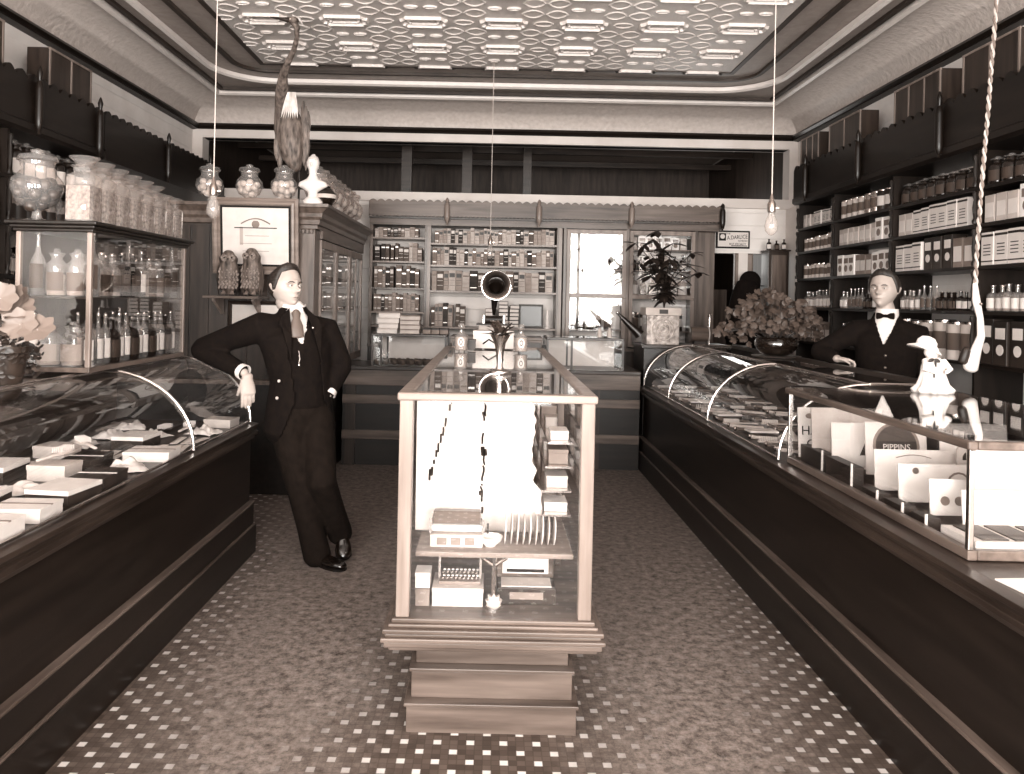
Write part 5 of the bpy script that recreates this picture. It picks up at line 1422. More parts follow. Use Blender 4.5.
# ------------------------------------------------------------------ plants
LEAFM = mat('plant_leaf_mid', .28, .5, .4, v2=.58, scale=9)
LEAFP = mat('plant_leaf_pale', .42, .5, .5, v2=.6, scale=7)
T = thing('ivy_plant', 'bushy trailing ivy in a dark bowl standing on the right counter', 'plant', (2.09, 5.72, 1.1315))
B().lathe([(.10, 0), (.17, .004), (.175, .012), (.1, .014)], n=24).build('saucer', BRASS, T, smooth=True)
B().lathe([(.07, .014), (.11, .03), (.15, .075), (.155, .11), (.14, .135), (.15, .145), (.145, .15), (.13, .13), (.02, .12)], n=24).build('bowl', mat('dark_glaze', .1, .1, coat=1), T, smooth=True)
rr = random.Random(11); b = B(); s_ = B()
for i in range(330):
    while True:
        q = Vector((rr.uniform(-1, 1), rr.uniform(-1, 1), rr.uniform(-1, 1)))
        if .35 < q.length < 1: break
    c = Vector((-.03 + q.x * .40, q.y * .24, .31 + q.z * .20 - .12 * abs(q.x) ** 2))
    if c.z < .19 and -.2 < c.x < .12: c.z = .2 + rr.random() * .1
    if c.z < .03: c.z = .05 + rr.random() * .05
    a = rr.uniform(0, 2 * PI); d = Vector((math.cos(a), -.4 + .6 * math.sin(a), rr.uniform(-1, .3)))
    for k in (-.7, 0, .7):
        dd = Matrix.Rotation(k, 3, Vector((0, -1, .4)).normalized()) @ d
        b.leaf(c, dd, (0, -1, .6), .042 if k else .055, .03, .1, 3)
    if i % 9 == 0: s_.tube([(c.x * .2, c.y * .2, .13), (c.x * .6, c.y * .6, max(.2, c.z)), c], .003, 4)
b.build('foliage', LEAFM, T, smooth=2); s_.build('stems', DARKCARD, T, smooth=True)
T = thing('potted_geranium', 'leafy pale geranium in a pot at the left edge, before the bottle case', 'plant', (-1.93, 3.1, 1.1315))
B().lathe([(.06, 0), (.085, .12), (.095, .125), (.095, .15), (.08, .15), (.02, .14)], n=20).build('pot', W_DARK[2], T, smooth=True)
rr = random.Random(5); b = B(); s_ = B(); b2 = B()
for i in range(11):
    a = rr.uniform(-.4, 2 * PI - 2.2); r = rr.uniform(.03, .15); c = Vector((math.cos(a) * r, math.sin(a) * r * .6 - .03, rr.uniform(.2, .36)))
    if i < 3: c = Vector(((.02, .1, .17)[i], -.07, (.34, .24, .22)[i]))
    s_.tube([(0, 0, .14), (c.x * .6, c.y * .6, c.z * .8), c], .004, 5)
    tilt = Matrix.Rotation(rr.uniform(.8, 1.3), 3, 'X') @ Matrix.Rotation(rr.uniform(-.4, .4), 3, 'Y')
    R = []
    for f in (.12, .55, 1):
        R.append([c + tilt @ Vector((math.cos(2 * PI * j / 28) * f * .066 * (1 + .12 * math.cos(7 * 2 * PI * j / 28)), math.sin(2 * PI * j / 28) * f * .06 * (1 + .12 * math.cos(7 * 2 * PI * j / 28)), .003 * f * math.cos(7 * 2 * PI * j / 28) + .012 * f)) for j in range(28)])
    b.rings(R, True, False)
b.build('leaves', LEAFP, T, smooth=2); s_.build('stems', CARD, T, smooth=True)
for i in range(300):
    a = rr.uniform(0, 2 * PI); r = rr.uniform(0.02, .12); c = Vector((math.cos(a) * r - .02, math.sin(a) * r * .9 - .03 - .03 * (i % 2), rr.uniform(.03, .27)))
    if c.z < .16: c.x, c.y = math.cos(a) * rr.uniform(.1, .13), math.sin(a) * rr.uniform(.1, .13)
    b2.leaf(c, (math.cos(a * 3), -.5, rr.uniform(-.6, .8)), (0, -1, .5), .028, .018, .1, 3)
b2.build('low_foliage', LEAFD, T, smooth=2)

# ------------------------------------------------------------------ figurine on the square case
T = thing('bonnet_figurine', 'white china figurine of a child in a broad bonnet on the square case', 'figurine', (2.03, 3.58, 1.1205)); T.scale = (.92,) * 3
b = B(); rr = random.Random(2)
R = []
for z, r, w in ((0, .085, .012), (.02, .092, .014), (.045, .072, .006), (.09, .06, .002), (.135, .056, 0), (.165, .045, 0), (.178, .03, 0)):
    R.append([Vector(((r + w * math.sin(9 * 2 * PI * j / 36)) * math.cos(2 * PI * j / 36), (r * .8 + w * math.sin(9 * 2 * PI * j / 36)) * math.sin(2 * PI * j / 36), z)) for j in range(36)])
b.rings(R); b.build('frilled_dress', PLASTER, T, smooth=2)
b = B(); b.ball((-.012, -.005, .205), .034, 14, 10, (1, 1, 1.05)); b.build('head', PLASTER, T, smooth=True)
for s in (-1, 1):
    b = B(); b.loft([((s * .045, -.01, .16), .016, .016), ((s * .062, -.04, .12), .014, .014), ((s * .03, -.065, .11), .01, .01)], (0, 1, 0), 10); b.build('sleeve', PLASTER, T, smooth=True)
R = []
for k, (r, z) in enumerate(((.08, -.012), (.078, -.006), (.048, .004), (.046, .03), (.03, .05), (.008, .056))):
    R.append([Matrix.Rotation(.28, 3, 'Y') @ Vector(((r + .006 * math.sin(5 * a) * (k < 2)) * math.cos(a) * 1.05 - .012, r * .8 * math.sin(a) - .005, z + (.01 * math.sin(2 * a) if k < 2 else 0))) + Vector((-.03, 0, .225)) for a in [2 * PI * j / 30 for j in range(30)]])
b = B(); b.rings(R); b.build('bonnet', PLASTER, T, smooth=2)
b = B(); b.leaf((-.02, -.045, .172), (-1, -.3, -.4), (0, -1, 0), .035, .02); b.leaf((-.02, -.045, .172), (1, -.3, -.5), (0, -1, 0), .035, .02); b.leaf((-.02, -.05, .172), (.2, -.2, -1), (0, -1, 0), .045, .012); b.build('neck_bow', DARKCARD, T, smooth=2)
B().box(-.028, -.022, -.058, -.054, .08, .115).build('dark_mark', INK, T)

# ------------------------------------------------------------------ hanging lamps and cords
def pendant(label, x, y, zb, top, scale=1):
    T = thing('pendant_bulb', label, 'lamp', (x, y, zb))
    b = B(); b.tube([(0, 0, .2), (0, 0, top - zb)], .0028, 6); b.build('cord', CARD, T)
    b = B(); b.lathe([(.034, 0), (.03, .012), (.01, .018)], (0, 0, top - zb - .018), 14); b.build('ceiling_rose', CARD, T, smooth=True)
    B().lathe([(.018, .115), (.02, .12), (.021, .16), (.013, .175), (.008, .2), (.004, .21)], n=14).build('socket', BRASS, T, smooth=True)
    B().box(.018, .038, -.003, .003, .135, .142).build('key_switch', BRASS, T)
    B().lathe([(.003, -.002), (.012, .0), (.03, .02), (.034, .045), (.028, .075), (.017, .1), (.015, .118)], n=18).build('bulb', glass('bulb_glass', .95, 1.5, .02, .12, .95), T, smooth=True)
    b = B(); b.tube([(0, 0, .11), (.008, 0, .06), (-.008, 0, .05), (0, 0, .07)], .0015, 5); b.build('filament', DARKCARD, T)
    return T
p = at(213, 218, 4.0); pendant('bare bulb on a long cord at left, before the framed certificate', p.x, 4.0, p.z, CEIL)
p = at(771, 235, 4.0); pendant('bare bulb on a long cord at right, before the boarded panel', p.x, 4.0, p.z, CEIL)
p = at(490, 258, 6.9); pendant('bare bulb on a long cord over the middle showcase', p.x, 6.9, p.z, CEIL)
y = 4.0; T = thing('bell_pull', 'thick twisted pale rope with a white wrapped handle hanging at far right', 'rope', (at(975, 360, y).x, y, at(975, 360, y).z))
pts = [at(a, c, y) for a, c in ((1003, -108), (995, 20), (988, 110), (982, 180), (977, 250), (975, 292))]
pts[0].z = CEIL
path = []
for i in range(len(pts) - 1):
    for k in range(8): path.append(pts[i].lerp(pts[i + 1], k / 8))
path.append(pts[-1]); acc = 0; strands = [[], []]
for i, q in enumerate(path):
    if i: acc += (path[i] - path[i - 1]).length
    for s in (0, 1): strands[s].append(q - T.location)
for s in (0, 1):
    fine = []; L0 = 0
    for i in range(len(path) - 1):
        d = (path[i + 1] - path[i]).length
        for k in range(4):
            a = (L0 + d * k / 4) / .045 * PI + s * PI; q = path[i].lerp(path[i + 1], k / 4) - T.location
            fine.append(q + Vector((math.cos(a) * .006, math.sin(a) * .006, 0)))
        L0 += d
    b = B(); b.tube(fine, .006, 5); b.build('strand', [CARD, GREYCARD][s], T, smooth=True)
b = B(); hpts = [at(a, c, y) - T.location for a, c in ((975, 284), (976, 300), (980, 318), (981, 336), (976, 350), (970, 368))]
b.loft([(q, r, r * .8) for q, r in zip(hpts, (.012, .020, .016, .02, .026, .038))], (1, 0, 0), 12); b.build('wrapped_handle', PAPER, T, smooth=True)
b = B(); b.ball(at(978, 304, y) + Vector((0, -.025, 0)) - T.location, .008, 8, 6); b.build('rivet', BRASS, T)
b = B(); q = at(970, 352, y) - T.location; b.loft([(q + Vector((-.02, 0, .01)), .02, .02), (q + Vector((-.035, 0, -.05)), .026, .02)], (1, 0, 0), 10); b.build('dark_cloth', DARKCARD, T, smooth=True)

# ------------------------------------------------------------------ around the back doorway
yb = WB - .03
p0, p1 = at(716, 248, yb), at(750, 231, yb)
T = thing('advertising_sign', 'small black-framed printed sign fixed to the boarded panel over the doorway', 'sign', ((p0.x + p1.x) / 2, yb, p0.z)); w, h = (p1.x - p0.x) / 2, p1.z - p0.z
B().box(-w, w, 0, .02, 0, h).build('border', INK, T, bevel=.002); B().box(-w + .018, w - .018, -.003, 0, .018, h - .018).build('panel', PAPER, T)
B().box(-w + .03, -w + .105, -.005, -.003, h * .42, h - .03).build('portrait_ground', INK, T)
b = B(); b.ball((-w + .068, -.006, h * .66), .026, 12, 8, (1, .15, 1)); b.build('portrait', PAPER, T)
text_mesh('lettering', 'THE', .024, INK, T, (-w + .13, -.004, h * .82), FX)
text_mesh('lettering', 'A.DARLICE', .062, INK, T, (.045, -.004, h * .62), (PI / 2, -.08, 0), xs=.75)
text_mesh('lettering', 'REMEDIES', .024, INK, T, (.105, -.004, h * .42), FX)
text_mesh('lettering', 'BEST SPECIALTY', .032, INK, T, (.05, -.004, h * .24), FX, xs=.8)
B().box(-.02, w - .03, -.005, -.003, .024, .032).build('rule', INK, T)
# black coat and round hat hanging on the post, shelves with bottles, a framed panel
p = at(750, 300, 8.3)
T = thing('hanging_coat', 'black coat hung beside the back doorway', 'coat', (p.x - .04, 8.33, 1.15))
b = B(); b.loft([((0, 0, 0), .2, .09), ((0, 0, .2), .18, .09), ((.0, 0, .38), .16, .08), ((.02, 0, .5), .15, .07), ((.03, 0, .6), .12, .06)], (1, 0, 0), 20)
b.v = [(x * (1 + .08 * math.sin(9 * math.atan2(y_, x))), y_, z) for x, y_, z in b.v]; b.build('coat', CLOTH_BLACK, T, smooth=2)
B().box(-.015, .015, .05, .185, .47, .49).build('hook', BRASS, T)
T = thing('round_hat', 'black round-crowned hat hung above the coat by the back doorway', 'hat', (at(752, 276, 8.3).x, 8.36, at(752, 286, 8.3).z))
b = B(); b.ball((0, 0, .05), .115, 20, 12, (1, .6, 1)); b.build('crown', CLOTH_BLACK, T, smooth=True)
b = B(); b.lathe([(.15, 0), (.155, .006), (.11, .012)], (0, 0, .0), 24, sy=.6); b.build('brim', CLOTH_BLACK, T, smooth=True)
p0, p1 = at(764, 330, 8.35), at(786, 252, 8.35)
T = thing('narrow_cupboard', 'narrow dark cupboard with bottles on top against the far right wall', 'cupboard', ((p0.x + p1.x) / 2, 8.36, 0)); w = (p1.x - p0.x) / 2
B().box(-w, w, -.1, .12, 0, p1.z).build('body', W_DARK[2], T, bevel=.004); B().box(-w + .03, w - .03, -.112, -.1, 1.0, p1.z - .04).build('door', W_MID[2], T, bevel=.003); B().box(-w - .01, w + .01, -.12, .12, p1.z, p1.z + .015).build('top', W_DARK[0], T)
for i in range(3):
    place(PR['bottle'][i % 2 * 2][2], '%s bottle from the left on top of the narrow far cupboard' % ordn(i), ((p0.x + p1.x) / 2 - .08 + i * .08, 8.34, p1.z + .0155), 0, 'bottles on the narrow cupboard', .8)
p0, p1 = at(738, 285, 8.45), at(746, 253, 8.45)
T = thing('wall_panel', 'small brown framed board beside the doorway post', 'picture', ((p0.x + p1.x) / 2 + .04, 8.53, p0.z))
B().box(-.1, .1, -.015, .015, 0, p1.z - p0.z).build('board', W_MID[2], T, bevel=.003); B().box(-.085, .085, -.018, -.015, .015, p1.z - p0.z - .015).build('face', GREYCARD, T)
T = thing('storeroom_shelf', 'dark storeroom rack of upright rolls seen through the back doorway', 'rack', (2.75, 9.6, 0))
B().box(-.5, .5, 0, .3, 0, .9).build('cabinet', W_BLACK[0], T)
for i in range(3): B().box(-.4 + i * .35, -.2 + i * .35, .05, .2, .9, 1.9 - .2 * i).build('roll', [BROWNWALL, W_MID[2], DARKCARD][i], T)
# counter-front studs and a dark smudge are wear on the floor, kept in the floor material

# ------------------------------------------------------------------ people
def make_head(T, c, h, fwd, hairstyle, tilt=0, young=False):
    """c: chin-to-crown centre; h: head height; fwd: facing direction (unit, horizontal)"""
    fwd = Vector(fwd).normalized(); side = Vector((0, 0, 1)).cross(fwd).normalized()
    M3 = Matrix((side, fwd, Vector((0, 0, 1)))).transposed()
    if tilt: M3 = M3 @ Matrix.Rotation(tilt, 3, 'X')
    def W(x, y, z): return Vector(c) - T.location + M3 @ Vector((x * h, y * h, z * h))
    b = B(); n, m = 44, 40; R = []
    def shape(az, el):
        # az 0 = front (+y), el latitude
        ce, se = math.cos(el), math.sin(el)
        x = .335 * ce * math.sin(az); y = .40 * ce * math.cos(az); z = .5 * se
        front = max(0, math.cos(az)) ** .6 if math.cos(az) > 0 else 0
        if z < -.05:                                   # jaw narrows toward the chin, the nape tucks in
            k = min(1, (-.05 - z) / .45)
            x *= 1 - .38 * k ** 1.4
            if y > 0: y = y * (1 + .22 * k) + .06 * k
            else: y *= 1 - .5 * k
        if y > 0:
            y = y * .90
            g = lambda cx, cz, sx_, sz_: math.exp(-((x - cx) / sx_) ** 2 - ((z - cz) / sz_) ** 2)
            y += .055 * g(0, .10, .20, .035) - .075 * (g(-.13, .015, .07, .045) + g(.13, .015, .07, .045))
            y += .075 * g(0, -.02, .034, .09) + .15 * g(0, -.10, .042, .05) + .02 * (g(-.05, -.115, .03, .025) + g(.05, -.115, .03, .025))
            y += .035 * g(0, -.235, .09, .022) + .032 * g(0, -.275, .08, .02) - .022 * g(0, -.255, .09, .008) - .02 * g(0, -.32, .08, .025) + .06 * g(0, -.40, .09, .07)
            y += .02 * (g(-.19, -.09, .07, .06) + g(.19, -.09, .07, .06))
        return x, y, z
    for i in range(1, m):
        el = -PI / 2 + PI * i / m
        R.append([W(*shape(2 * PI * j / n, el)) for j in range(n)])
    b.rings(R)
    # ears
    for s in (-1, 1):
        b.loft([(W(s * .325, -.03, -.12), .03 * h, .02 * h), (W(s * .36, -.05, -.06), .05 * h, .022 * h), (W(s * .38, -.07, .02), .065 * h, .022 * h), (W(s * .36, -.06, .07), .04 * h, .018 * h)], M3 @ Vector((0, 1, 0)), 10)
    return b, W, M3, shape
def face_parts(T, W, M3, shape, h, hair, head):
    for s in (-1, 1):
        e = B(); e.ball(W(s * .13, .325, .012), .034 * h, 12, 8); eo = e.build('eye', PAPER, head, smooth=True)
        e = B(); e.ball(W(s * .13 + .004, .352, .012), .017 * h, 10, 6); e.build('iris', INK, head, smooth=True)
        e = B(); e.tube([W(s * .20, .325, .075), W(s * .16, .355, .098), W(s * .10, .372, .095), W(s * .06, .375, .08)], [.006 * h, .013 * h, .014 * h, .009 * h], 6); e.build('eyebrow', hair, head, smooth=True)
        e = B(); e.tube([W(s * .185, .325, .02), W(s * .13, .362, .042), W(s * .075, .345, .02)], .008 * h, 6); e.build('eyelid', SKIN, head, smooth=True)
    e = B(); e.tube([W(-.085, .375, -.262), W(-.03, .408, -.255), W(.03, .408, -.255), W(.085, .375, -.262)], [.004 * h, .009 * h, .009 * h, .004 * h], 6); e.build('mouth', mat('lips', .45, .5), head, smooth=True)
def hair_cap(T, W, shape, h, name, parting=1, line=.27):
    b = B(); n, m = 48, 26; R = []
    for i in range(m + 1):
        row = []
        for j in range(n):
            az = 2 * PI * j / n; fr = math.cos(az)
            # hairline: high over the forehead, low at the nape
            low = line + .04 * math.cos(2 * az) if fr > .5 else (line - .02 - (.5 - fr) / .32 * (line + .03) if fr > .18 else (-.05 - (.18 - fr) * .3 if fr > -.1 else -.14 - (-.1 - fr) * .2))
            low = max(low, -.30)
            el0 = math.asin(max(-.98, min(.95, low / .5))); el = el0 + (PI / 2 - .02 - el0) * (i / m)
            x, y, z = shape(az, el)
            k = 1.045 + .125 * math.sin(PI * min(1, i / m * 1.3 + .12)) + .012 * math.sin(az * 11 + z * 9)
            if i == 0: k = .99
            row.append(W(x * k + .0, y * k, z * k + .02 * parting * math.sin(az) * (i > m * .5)))
        R.append(row)
    b.rings(R, False, True); return b.build(name, HAIR, T, smooth=2)
def hand(b, wrist, dirv, palmn, sz, curl, side):
    """a palm with four unequal fingers and a thumb; dirv: wrist to knuckles, palmn: palm normal, side: +1 thumb toward dirv x palmn"""
    d = Vector(dirv).normalized(); pn = Vector(palmn); pn = (pn - d * pn.dot(d)).normalized(); w = d.cross(pn).normalized() * side
    wr = Vector(wrist)
    b.loft([(wr - d * sz * .12, sz * .17, sz * .12), (wr, sz * .165, sz * .115), (wr + d * sz * .2, sz * .22, sz * .11), (wr + d * sz * .42, sz * .235, sz * .085)], w, 14)
    for k, (off, L, r) in enumerate(((.165, .43, .056), (.058, .48, .058), (-.05, .44, .055), (-.15, .35, .048))):
        p = wr + d * sz * (.40 - .03 * (k == 3)) + w * off * sz; P = [p - d * sz * .08, p]; a = curl * (.35 + .12 * k); dd = d.copy()
        sp = w * (off * .25)
        for seg, f in enumerate((.45, .3, .25)):
            dd = (d * math.cos(a) + pn * math.sin(a) + sp).normalized(); P.append(P[-1] + dd * L * sz * f); a += curl * .75
        b.loft([(q, sz * r * rr_, sz * r * rr_) for q, rr_ in zip(P, (1.15, 1.1, 1.02, .92, .78))], w, 8)
    p = wr + d * sz * .06 + w * sz * .14; td = (d * .92 + w * .36 + pn * .25).normalized()
    b.loft([(p - td * sz * .04, sz * .085, sz * .08), (p + td * sz * .17, sz * .072, sz * .068), (p + td * sz * .32 + pn * sz * .03, sz * .06, sz * .056), (p + td * sz * .43 + pn * sz * .07, sz * .044, sz * .04)], w, 8)

def shoe(T, name, heel, toe, sole_z=0.0, pitch=None):
    heel, toe = Vector(heel), Vector(toe); d = (toe - heel); L = d.length; d.normalize(); side = d.cross(Vector((0, 0, 1))).normalized()
    up = side.cross(d).normalized()
    def P(t, z): return heel + d * L * t + up * z - T.location
    b = B()
    b.loft([(P(.03, .04), .03, .036), (P(.18, .046), .036, .042), (P(.4, .04), .036, .036), (P(.62, .032), .045, .026), (P(.82, .028), .045, .022), (P(.97, .024), .028, .016)], side, 16)
    b.loft([(P(.16, .05), .034, .04), (P(.13, .1), .038, .042)], side, 14)
    o = fused(b, name, LEATHER, T, .007, 3)
    s = B(); R = []
    for z in (0, .009):
        ring = []
        for t, w in ((0, .02), (.1, .034), (.35, .03), (.62, .046), (.85, .045), (.97, .028), (1.02, .0)): ring.append(P(t, z) + side * w)
        for t, w in ((.97, -.028), (.85, -.045), (.62, -.046), (.35, -.03), (.1, -.034), (0, -.02)): ring.append(P(t, z) + side * w)
        R.append(ring)
    s.rings(R); s.build('sole', INK, o)
    l = B()
    for k in range(3): l.tube([P(.36 + k * .07, .078 - k * .008) - side * .018, P(.36 + k * .07, .082 - k * .008), P(.36 + k * .07, .078 - k * .008) + side * .018], .003, 5)
    l.build('laces', INK, o)
    return o

# ---- the man leaning on the left counter
Y = 4.4
foot = at(318, 566, 4.34)
T = thing('person', 'person in a dark three-piece suit leaning an elbow on the left counter, legs crossed', 'person', (foot.x, 4.36, 0))
o_ = T.location
def A(px, py, y=Y): return at(px, py, y) - o_
SD = Vector((.90, .43, 0)).normalized(); FR = Vector((.43, -.90, 0)).normalized()
pel, wai, che, shl, nck = A(300, 412), A(301, 380), A(298, 350), A(294, 326), A(293, 309)
hc = at(286, 286, Y - .01); fdir = Vector((.80, -.60, 0)).normalized()
HH = .245
hb, W_, M3, shp = make_head(T, hc, HH, fdir, 0)
# shoulders
rs = shl - SD * .175 + Vector((0, 0, .0)); ls = shl + SD * .185 + Vector((0, 0, -.015))
elb = at(202, 349, 4.42) - o_; wri = at(245, 373, 4.27) - o_
lelb = A(342, 366, 4.50); lwri = A(327, 396, 4.40)
hipR = pel - SD * .085; hipL = pel + SD * .09
kneeR = A(301, 488, 4.33); ankR = A(318, 553, 4.38)
kneeL = A(322, 482, 4.28); ankL = A(340, 536, 4.52)
# body: one continuous surface
nk = W_(0, -.05, -.42)
hb.loft([(shl + Vector((0, 0, -.02)), .085, .07), (nck, .062, .062), (nk + Vector((0, 0, .02)), .056, .06)], SD, 18)
hb.loft([(pel, .14, .10), (wai, .125, .09), (che, .15, .10), (shl - Vector((0, 0, .03)), .14, .085)], SD, 20)
hb.loft([(rs, .05, .05), ((rs + elb) / 2, .043, .043), (elb, .036, .036)], FR, 12); hb.loft([(elb, .038, .036), (wri, .027, .024)], FR, 12)
hb.loft([(ls, .05, .05), (lelb, .038, .038)], FR, 12); hb.loft([(lelb, .038, .036), (lwri, .026, .024)], FR, 12)
for h_, k_, a_ in ((hipR, kneeR, ankR), (hipL, kneeL, ankL)):
    hb.loft([(h_, .075, .075), (k_, .05, .05), (a_, .033, .036)], SD, 14)
hand(hb, wri + Vector((.018, -.01, -.035)), (.10, -.10, -1), (-.35, 0.75, -.0), .18, .3, -1)
hand(hb, lwri, (-.45, -.35, -.7), (-.5, .6, 0), .15, .9, -1)
body = fused(hb, 'body', SKIN, T, .0045, 2, .4)
face_parts(T, W_, M3, shp, HH, HAIR, body)
hair_cap(T, W_, shp, HH, 'hair', 1, .33)
# trousers
b = B()
b.loft([(wai + Vector((0, 0, -.02)), .155, .115), (pel + Vector((0, 0, .03)), .175, .125), (pel + Vector((0, 0, -.05)), .17, .12)], SD, 20)
cuffR = ankR + Vector((-.003, 0, -.02)); cuffL = ankL + Vector((0, .01, .01))
b.loft([(hipR, .10, .105), (hipR.lerp(kneeR, .5), .095, .098), (kneeR, .078, .08), (kneeR.lerp(cuffR, .55), .074, .076), (cuffR, .078, .082)], SD, 18)
b.loft([(hipL, .10, .105), (hipL.lerp(kneeL, .5), .095, .098), (kneeL, .08, .082), (kneeL.lerp(cuffL, .55), .072, .074), (cuffL, .072, .078)], SD, 18)
fused(b, 'trousers', CLOTH_TROUSER, T, .012, 3)
# shirt, tie, waistcoat, jacket
def loc(p): q = p - (che * 1.0); return q.dot(SD), q.dot(FR), p.z + o_.z
b = B(); b.loft([(che + Vector((0, 0, -.05)), .155, .112), (che, .165, .118), (shl + Vector((0, 0, -.03)), .16, .095), (shl + Vector((0, 0, .02)), .09, .075), (nck + Vector((0, 0, .005)), .068, .07)], SD, 24)
fused(b, 'shirt', SHIRT, T, .009, 2)
R = []
for z, r in ((-.02, .074), (.005, .072), (.03, .071), (.03, .066)):
    R.append([nck + (SD * math.cos(a) * r + FR * math.sin(a) * (r + .004)) + Vector((0, 0, z - .008 * math.sin(a))) for a in [2 * PI * j / 24 for j in range(24)]])
b = B(); b.rings(R, False, False); b.build('collar', SHIRT, T, smooth=True)
TIE = mat('figured_tie', .35, .5, .4, v2=.8, scale=55)
tz = nck + FR * .088 + Vector((0, 0, -.02))
b = B(); b.loft([(tz + Vector((0, 0, .012)), .016, .012), (tz, .026, .016), (tz + FR * .012 + Vector((0, 0, -.03)), .02, .012), (tz + FR * .03 + Vector((0, 0, -.07)), .034, .010), (tz + FR * .052 + Vector((0, 0, -.13)), .036, .008)], SD, 14); b.build('tie', TIE, T, smooth=True)
zn = nck.z; SN = (nck - che).dot(SD); CZ = che.z
b = B(); b.loft([(pel + Vector((0, 0, .04)), .165, .128), (wai, .155, .124), (che, .178, .135), (shl + Vector((0, 0, -.035)), .17, .115), (shl + Vector((0, 0, .01)), .10, .085), (nck, .075, .072)], SD, 28)
def cutV(c):
    s, f, z = loc(c); top = zn + .02; bot = zn - .19
    s -= SN * (z - CZ) / (zn - CZ)
    return f > .0 and z > bot and abs(s) < .095 * (z - bot) / (top - bot) + .004 or z > zn + .012
wc = fused(b, 'waistcoat', CLOTH_BLACK, T, .009, 2, cut=cutV, solid=.006)
b = B(); b.loft([(pel + Vector((0, 0, -.10)), .205, .155), (pel + Vector((0, 0, .02)), .19, .148), (wai, .172, .14), (che, .195, .15), (shl + Vector((0, 0, -.045)), .205, .125), (shl + Vector((0, 0, -.0)), .13, .098), (nck + Vector((0, 0, -.004)), .082, .08)], SD, 28)
b.loft([(shl - SD * .10 + Vector((0, 0, -.02)), .07, .085), (rs + Vector((0, 0, -.005)), .076, .085), (rs.lerp(elb, .5), .066, .07), (elb, .06, .064)], FR, 18)
b.loft([(elb + Vector((-.01, 0, .0)), .06, .062), (elb.lerp(wri, .5), .055, .056), (wri + (elb - wri).normalized() * .03, .045, .046)], FR, 16)
b.loft([(shl + SD * .10 + Vector((0, 0, -.02)), .07, .085), (ls + Vector((0, 0, -.01)), .075, .08), (ls.lerp(lelb, .55), .064, .068), (lelb, .058, .062)], FR, 18)
b.loft([(lelb, .058, .06), (lelb.lerp(lwri, .6), .05, .052), (lwri + (lelb - lwri).normalized() * .04, .044, .046)], FR, 16)
def cutJ(c):
    s, f, z = loc(c)
    s -= SN * (z - CZ) / (zn - CZ)
    w = .055 + .035 * max(0, min(1, (zn + .02 - z) / .28))
    if z < zn - .30: w = .082
    if z < zn - .5: w = .082 + (zn - .5 - z) * .5
    return (f > .05 and abs(s - .01) < w) or z > zn + .02
jk = fused(b, 'jacket', CLOTH_BLACK, T, .010, 3, cut=cutJ, solid=.008)
# lapels lie on the jacket front
for s in (-1, 1):
    b = B(); base = che.copy()
    pts = []
    def JP(ds, z, off): 
        return Vector((0, 0, z)) + Vector((che.x, che.y, 0)) + SD * (.01 + SN * (z - CZ) / (zn - CZ) + s * ds) + FR * off
    b.add([JP(.045, zn + .01, .075), JP(.10, zn - .045, .095), JP(.125, zn - .09, .118), JP(.108, zn - .10, .128), JP(.082, zn - .28, .15), JP(.062, zn - .14, .142)] +
          [JP(.045, zn + .01, .068), JP(.10, zn - .045, .088), JP(.125, zn - .09, .11), JP(.108, zn - .10, .12), JP(.082, zn - .28, .14), JP(.062, zn - .14, .132)],
          [(0, 1, 2, 3, 4, 5), (11, 10, 9, 8, 7, 6), (0, 6, 7, 1), (1, 7, 8, 2), (2, 8, 9, 3), (3, 9, 10, 4), (4, 10, 11, 5), (5, 11, 6, 0)])
    b.build('lapel', CLOTH_BLACK, T, bevel=.002)
for (px, py) in ((279, 381), (277, 398)):
    b = B(); q = A(px, py, Y - .17); b.ball(q, .009, 10, 6); b.build('button', CARD, T, smooth=True)
b = B(); b.tube([A(299, 351, 4.235), A(300, 358, 4.23), A(299, 364, 4.228)], .003, 5); b.ball(A(299, 365, 4.225), .010, 12, 8); b.build('watch_fob', NICKEL, T, smooth=True)
b = B(); b.ball(A(313, 328, 4.29), .007, 8, 6); b.build('lapel_pin', NICKEL, T, smooth=True)
def cuff(q, d, r, name='cuff'):
    d = Vector(d).normalized(); s1 = d.orthogonal().normalized(); s2 = d.cross(s1); R = []
    for t, k in ((0, 1), (.032, 1.06), (.032, .93), (0, .9)): R.append([q + d * t + (s1 * math.cos(a) + s2 * math.sin(a)) * r * k for a in [2 * PI * j / 20 for j in range(20)]])
    R.append(R[0]); b = B(); b.rings(R, False, False); return b.build(name, SHIRT, T, smooth=True)
cuff(wri + (elb - wri).normalized() * .035, wri - elb, .043)
cuff(lwri + (lelb - lwri).normalized() * .045, lwri - lelb, .042)
shoe(T, 'shoe', Vector((ankR.x - .055, ankR.y + .03, .002)) + o_, Vector((ankR.x + .17, ankR.y - .10, .002)) + o_)
shoe(T, 'shoe', Vector((ankL.x - .005, ankL.y + .045, .125)) + o_, Vector((ankL.x + .045, ankL.y - .06, -.0)) + o_ + Vector((0, -.035, .012)))

